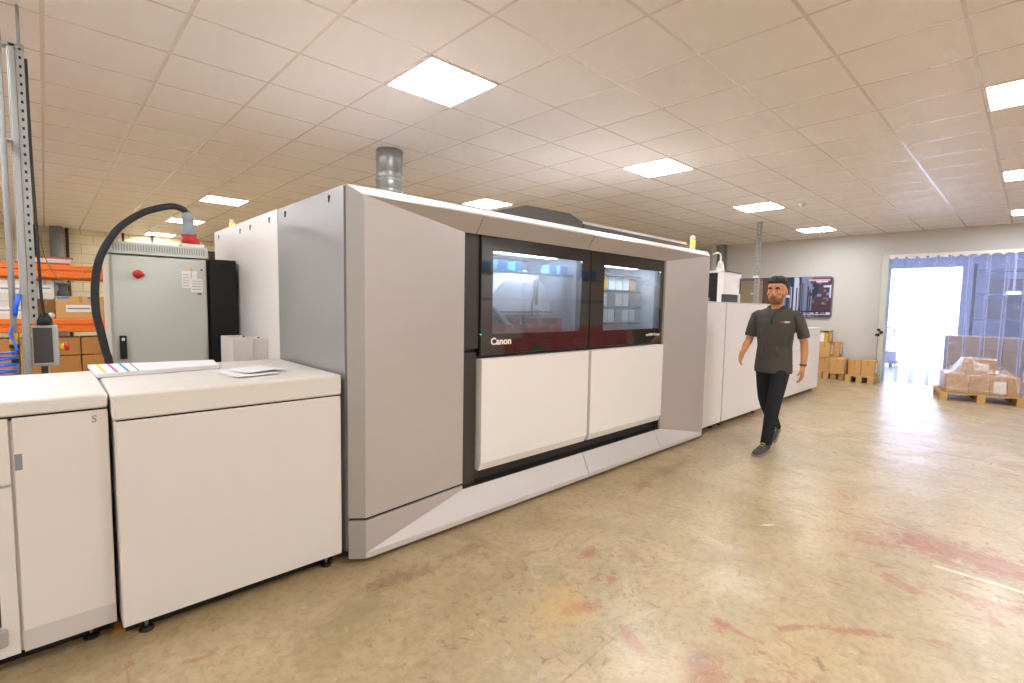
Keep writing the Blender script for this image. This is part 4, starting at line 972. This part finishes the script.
# ------------------------------------------------------------------ person
px_, py_ = 5.43, 1.80
person = thing('person', (px_, py_, 0), 'person in dark polo shirt and dark trousers walking beside the press', 'person')
def P(F, R, U): return Vector((px_-F, py_+R, U))
def warp(mb):
    """slightly larger head, blended in at the neck"""
    out = []
    for v in mb.v:
        F_, R_, U_ = px_-v.x, v.y-py_, v.z; t = min(1, max(0, (U_-1.49)/.06)); t = t*t*(3-2*t); k = 1+.10*t
        out.append(P(.01+(F_-.01)*k, R_*k, 1.775+(U_-1.775)*k-.020*t if t > 0 else U_))
    mb.v = out; return mb
FW, RT, UP = Vector((-1, 0, 0)), Vector((0, 1, 0)), Vector((0, 0, 1))
def limb(mb, pts, ref=FW, n=16, m=None):
    """pts: (F,R,U,a,b) a=radius along ref, b=radius across"""
    Q = [P(*p[:3]) for p in pts]; rs = []
    for i, p in enumerate(pts):
        t = (Q[min(i+1, len(Q)-1)]-Q[max(i-1, 0)]).normalized()
        u = (ref-t*ref.dot(t)).normalized(); v = t.cross(u)
        rs.append([Q[i]+u*math.cos(2*PI*k/n)*p[3]+v*math.sin(2*PI*k/n)*p[4] for k in range(n)])
    mb.rings(rs, m); return mb
def hand(mb, wr, d, nrm, thumb, curl=.5, L=.185):
    d, nrm, thumb = [v.normalized() for v in (d, nrm, thumb)]
    thumb = (thumb-d*thumb.dot(d)).normalized(); nrm = (nrm-d*nrm.dot(d)-thumb*nrm.dot(thumb)).normalized()
    rs = []
    for t, a, b in ((-.01, .027, .020), (.015, .034, .018), (.045, .042, .017), (.075, .044, .0145), (.092, .040, .011)):
        c = wr+d*t
        rs.append([c+thumb*math.cos(2*PI*k/16)*a+nrm*math.sin(2*PI*k/16)*b for k in range(16)])
    mb.rings(rs)
    for i, (off, ln) in enumerate(((.031, .075), (.0105, .083), (-.0105, .078), (-.031, .062))):
        p = wr+d*.082+thumb*off; path = [p]; ang = .12+curl*.25
        for s_, k in ((.45, 1), (.31, 2), (.24, 3)):
            dirv = d*math.cos(ang)+nrm*math.sin(ang)+thumb*off*1.2
            p = p+dirv.normalized()*ln*s_; path.append(p); ang += curl*(.65-.05*i)
        mb.tube(path, [.0092, .0088, .0080, .0062], n=10)
        mb.ell(path[-1], (.0064, .0064, .0064), n=8, k=6)
    p = wr+d*.012+thumb*.026; path = [p, p+(d*.55+thumb*.75).normalized()*.038, p+(d*.55+thumb*.75).normalized()*.038+(d*.85+thumb*.35+nrm*.35).normalized()*.034]
    path.append(path[-1]+(d*.95+thumb*.1+nrm*.35).normalized()*.024)
    mb.tube(path, [.013, .0115, .0100, .007], n=10); mb.ell(path[-1], (.0072, .0072, .0072), n=8, k=6)
hd = MB()
# head rings: U, F centre, half depth, half width
HR = [(1.548, .055, .030, .028), (1.556, .050, .048, .040), (1.572, .045, .064, .050), (1.592, .038, .075, .058), (1.615, .028, .084, .065), (1.640, .020, .091, .070), (1.665, .015, .095, .0735), (1.69, .012, .097, .0755), (1.715, .008, .095, .0745), (1.738, .004, .087, .069), (1.757, 0, .071, .057), (1.770, -.002, .048, .040), (1.777, -.002, .018, .016)]
limb_r = []
for U, fc, dpt, wd_ in HR:
    ring = []
    for k in range(24):
        a = 2*PI*k/24; cx = math.cos(a); sx = math.sin(a)
        ring.append(P(fc+dpt*math.copysign(abs(cx)**.9, cx), wd_*math.copysign(abs(sx)**.9, sx), U))
    limb_r.append(ring)
hd.rings(limb_r)
limb(hd, [(.11, 0, 1.672, .008, .008), (.118, 0, 1.655, .011, .010), (.126, 0, 1.637, .015, .014), (.122, 0, 1.625, .014, .018), (.11, 0, 1.618, .010, .014)], n=10)   # nose
for s_ in (-1, 1):
    hd.ell(P(.112, s_*.012, 1.627), (.010, .009, .008)); hd.ell(P(-.002, s_*.077, 1.655), (.018, .009, .032)); hd.ell(P(.085, s_*.045, 1.640), (.02, .02, .02)); hd.ell(P(.095, s_*.030, 1.684), (.014, .026, .008))
hd.ell(P(.100, 0, 1.598), (.013, .026, .008)); hd.ell(P(.098, 0, 1.586), (.012, .022, .008)); hd.ell(P(.085, 0, 1.561), (.018, .022, .014))
limb(hd, [(-.012, 0, 1.42, .075, .085), (-.006, 0, 1.47, .058, .062), (.0, 0, 1.51, .055, .056), (.006, 0, 1.55, .057, .055), (.008, 0, 1.60, .06, .058)])    # neck
# hidden trunk, arms and legs as one skin
limb(hd, [(0, 0, .84, .09, .13), (0, 0, .95, .095, .145), (0, 0, 1.05, .088, .135), (.005, 0, 1.2, .09, .14), (.0, 0, 1.33, .09, .145), (-.008, 0, 1.385, .08, .12), (-.01, 0, 1.43, .055, .075)])
RA = [(-.01, .150, 1.385, .036, .034), (.0, .185, 1.355, .038, .036), (.01, .213, 1.28, .038, .038), (.03, .232, 1.16, .037, .038), (.06, .235, 1.115, .036, .036), (.13, .232, 1.075, .036, .036), (.20, .222, 1.035, .029, .030), (.245, .215, 1.01, .024, .026)]
LA = [(-.01, -.150, 1.385, .036, .034), (-.02, -.185, 1.355, .038, .036), (-.03, -.218, 1.28, .038, .038), (-.05, -.245, 1.16, .037, .038), (-.055, -.255, 1.115, .036, .036), (-.05, -.262, 1.05, .037, .036), (-.03, -.268, .95, .030, .030), (-.015, -.268, .885, .024, .027)]
limb(hd, RA); limb(hd, LA)
hand(hd, P(.25, .214, 1.005), FW*.62-UP*.72+RT*.05, -RT, FW*.6+UP*.4, .55)
hand(hd, P(-.012, -.268, .875), -UP+FW*.12, RT, FW, .5)
RL = [(0, .078, .90, .066, .056), (-.005, .084, .80, .076, .066), (-.02, .082, .65, .064, .058), (-.04, .078, .52, .055, .051), (-.10, .074, .43, .050, .048), (-.20, .070, .33, .050, .046), (-.30, .067, .24, .038, .036), (-.365, .065, .17, .034, .034)]
LL = [(0, -.078, .90, .066, .056), (.035, -.080, .80, .076, .066), (.075, -.072, .65, .064, .058), (.11, -.062, .52, .055, .051), (.125, -.055, .43, .050, .048), (.145, -.048, .33, .050, .046), (.17, -.042, .22, .040, .038), (.19, -.036, .12, .034, .036)]
limb(hd, RL); limb(hd, LL)
limb(hd, [(.17, -.034, .06, .026, .026), (.24, -.030, .052, .022, .026), (.36, -.020, .040, .012, .024)], ref=UP)
limb(hd, [(-.40, .063, .15, .024, .024), (-.33, .063, .10, .022, .026), (-.27, .063, .055, .012, .024)], ref=UP)
warp(hd)
body = hd.build('body', M['skin'], person, remesh=.0052, smooth_iter=2)
# beard and lip tint belong to the skin itself: colour by face position
me = body.data
for m_ in ('beard', 'lips'): me.materials.append(M[m_])
for p_ in me.polygons:
    c_ = p_.center; F, R, U = .01+(-c_.x-.01)/1.1, c_.y/1.1, 1.775+(c_.z+.02-1.775)/1.1
    if U > 1.53 and U < 1.79 and F > .0:
        if F > .085 and abs(R) < .026 and 1.583 < U < 1.605: p_.material_index = 2
        elif U < 1.600 and F > .02 and U > 1.543: p_.material_index = 1
        elif F > .085 and abs(R) < .034 and 1.605 < U < 1.614: p_.material_index = 1
        elif abs(R) > .054 and U < 1.635 and F > .01 and F < .07: p_.material_index = 1
for s_ in (-1, 1):
    e = MB().ell(P(.1000, s_*.031, 1.670), (.0085, .0125, .0052), n=14); warp(e); e = e.build('eye', M['eyew'], person)
    warp(MB().ell(P(.1062, s_*.031, 1.670), (.004, .0058, .0052), n=12)).build('iris', M['iris'], e)
    warp(limb(MB(), [(.099, s_*.050, 1.686, .004, .006), (.108, s_*.034, 1.692, .006, .008), (.110, s_*.016, 1.688, .005, .007)], ref=FW, n=8)).build('eyebrow', M['hair'], person)
# hair
hh = MB(); rr = []
for U, fc, dp_, wd_ in ((1.630, -.055, .034, .062), (1.655, -.050, .048, .074), (1.68, -.038, .064, .080), (1.705, -.024, .080, .0825), (1.722, -.012, .092, .082), (1.738, .002, .104, .081), (1.756, .006, .102, .077), (1.776, .003, .090, .068), (1.793, .000, .066, .052), (1.802, 0, .03, .026)):
    rr.append([P(fc+dp_*math.cos(2*PI*k/28)+.003*math.sin(k*5), wd_*math.sin(2*PI*k/28)+.002*math.cos(k*7), U) for k in range(28)])
hh.rings(rr)
for k in range(46):
    a = random.uniform(-2.6, 2.6); e_ = random.uniform(.15, 1.3)
    hh.ell(P(.004+.098*math.cos(a)*math.cos(e_), .078*math.sin(a)*math.cos(e_), 1.738+.064*math.sin(e_)), (.015, .012, .010), n=8, k=5)
warp(hh)
hh.build('hair', M['hair'], person, remesh=.006, smooth_iter=1)
# polo shirt
sm = MB()
limb(sm, [(.010, 0, .80, .124, .178), (.010, 0, .84, .127, .182), (.006, 0, .95, .118, .174), (.004, 0, 1.07, .112, .165), (.006, 0, 1.2, .117, .176), (.004, 0, 1.32, .118, .190), (-.004, 0, 1.385, .108, .192), (-.010, 0, 1.43, .090, .165), (-.010, 0, 1.455, .070, .105), (-.008, 0, 1.466, .062, .072)], n=28)
RS = [(-.012, .15, 1.40, .060, .055), (.0, .19, 1.375, .062, .058), (.01, .212, 1.30, .058, .056), (.02, .228, 1.22, .056, .056), (.028, .236, 1.165, .055, .056)]
LS = [(-.012, -.15, 1.40, .060, .055), (-.02, -.19, 1.375, .062, .058), (-.03, -.217, 1.30, .058, .056), (-.045, -.240, 1.22, .056, .056), (-.050, -.250, 1.165, .055, .056)]
limb(sm, RS); limb(sm, LS)
limb(sm, [(-.005, -.205, 1.362, .052, .042), (-.008, -.16, 1.392, .060, .046), (-.010, -.08, 1.422, .064, .046), (-.010, .08, 1.422, .064, .046), (-.008, .16, 1.392, .060, .046), (.0, .205, 1.362, .052, .042)])
for k, (R_, U_, dU) in enumerate(((-.08, .92, .20), (.06, 1.0, .25), (-.02, 1.12, .2), (.04, .86, .14))):   # cloth folds
    limb(sm, [(.103, R_, U_, .008, .010), (.113, R_+.02, U_+dU*.5, .010, .012), (.110, R_+.05, U_+dU, .006, .009)], n=8)
shirt = sm.build('polo_shirt', M['shirt'], person, remesh=.0075, smooth_iter=3)
cl = MB()
cr = []
for (U_, a, b) in ((1.450, .080, .086), (1.475, .070, .073), (1.492, .066, .067), (1.484, .078, .080), (1.446, .098, .108)):
    cr.append([P(.004+a*math.cos(2*PI*k/24)*(1.1 if math.cos(2*PI*k/24) > 0 else 1), b*math.sin(2*PI*k/24), U_-.060*max(0, math.cos(2*PI*k/24))**2) for k in range(24)])
cl.rings(cr, cap=False); cl.build('collar', M['shirt_dark'], shirt)
limb(MB(), [(.098, 0, 1.44, .004, .014), (.122, 0, 1.36, .004, .014), (.125, 0, 1.30, .003, .013)], n=8).build('placket', M['shirt_dark'], shirt)
q = MB()
for (r0, r1, u0, u1, mm) in ((-.075, -.10, 1.322, 1.329, 'orangered'), (-.10, -.118, 1.326, 1.333, 'orangered'), (-.118, -.155, 1.324, 1.330, 'logo'), (-.108, -.150, 1.316, 1.320, 'logo')):
    F_ = lambda r: .118+.013-.55*(abs(r)-.06)**1.2*1.0
    q.prism([P(.004+.121*math.sqrt(max(0, 1-(r0/.195)**2)), r0, u0), P(.004+.121*math.sqrt(max(0, 1-(r1/.195)**2)), r1, u0), P(.004+.121*math.sqrt(max(0, 1-(r1/.195)**2)), r1, u1), P(.004+.121*math.sqrt(max(0, 1-(r0/.195)**2)), r0, u1)], (-.002, 0, 0), M[mm])
q.build('chest_mark', None, shirt)
# trousers
tm = MB()
limb(tm, [(0, 0, .97, .092, .142), (0, 0, .93, .096, .148), (0, 0, .86, .098, .156), (0, 0, .79, .090, .145)], n=24)
def grow(L_, g): return [(a, b, c_, d_+g, e_+g) for a, b, c_, d_, e_ in L_]
limb(tm, grow(RL, .018)+[(-.385, .064, .145, .052, .05)]); limb(tm, grow(LL, .018)+[(.195, -.036, .085, .056, .054)])
tm.build('trousers', M['trousers'], person, remesh=.008, smooth_iter=3)
# shoes
def shoe(ank, heel, toe, label):
    """shoe from heel to toe points (F,R,U of sole underside)"""
    h, t_ = P(*heel), P(*toe); d = (t_-h); L_ = d.length; d.normalize(); s_ = d.cross(UP).normalized(); u = s_.cross(d)
    def ringat(x, w, b, tp):
        c = h+d*(x*L_); return [c+s_*math.cos(2*PI*k/16)*w+u*(b+(tp-b)*(.5+.5*math.sin(2*PI*k/16))) for k in range(16)]
    up = MB(); up.rings([ringat(.0, .022, .02, .06), ringat(.04, .033, .018, .09), ringat(.18, .038, .018, .115), ringat(.36, .039, .018, .105), ringat(.55, .044, .018, .078), ringat(.75, .047, .018, .06), ringat(.9, .040, .018, .048), ringat(1.0, .022, .02, .036)])
    o = up.build('shoe', M['shoe'], person)
    so = MB(); out = [(.0, .024), (.05, .036), (.3, .037), (.55, .045), (.78, .050), (.92, .042), (1.01, .022)]
    pts_ = [h+d*(x*L_)+s_*w for x, w in out]+[h+d*(x*L_)-s_*w for x, w in reversed(out)]
    so.prism(pts_, u*.024); so.build('sole', M['sole'], o)
    la = MB()
    for i in range(4):
        x = .40+i*.085; tp = .105-.014*i*1.4; c = h+d*(x*L_)+u*(tp+.001)
        la.tube([c+s_*.022-u*.006, c+u*.004, c-s_*.022-u*.006], .0045, n=6)
    la.build('laces', M['lace'], o); return o
shoe(None, (.135, -.034, .0), (.425, -.015, .0), 'front')
shoe(None, (-.445, .062, .115), (-.235, .062, .0), 'rear')
MB().lathe(P(-.018, -.268, .895), [(.031, 0), (.033, .008), (.031, .016)], n=20).build('wristband', M['watch'], person)

# ------------------------------------------------------------------ camera
cam = bpy.data.cameras.new('camera'); co = bpy.data.objects.new('camera', cam); C.objects.link(co)
f_, yaw, pit, rol = 491.97, .811651113, -.0749405155, .0176114001
F = Vector((math.cos(pit)*math.cos(yaw), math.cos(pit)*math.sin(yaw), math.sin(pit))); X = Vector((math.sin(yaw), -math.cos(yaw), 0)); U = X.cross(F)
X2 = math.cos(rol)*X+math.sin(rol)*U; U2 = -math.sin(rol)*X+math.cos(rol)*U
mt = Matrix((X2, U2, -F)).transposed().to_4x4(); mt.translation = (0, 0, 1.45); co.matrix_world = mt
cam.sensor_width = 36; cam.lens = f_/1024*36; cam.clip_start = .05; cam.clip_end = 200
S = bpy.context.scene; S.camera = co
S.view_settings.view_transform = 'Standard'; S.view_settings.look = 'None'; S.view_settings.exposure = 0.0; S.view_settings.gamma = 1; S.view_settings.use_curve_mapping = False
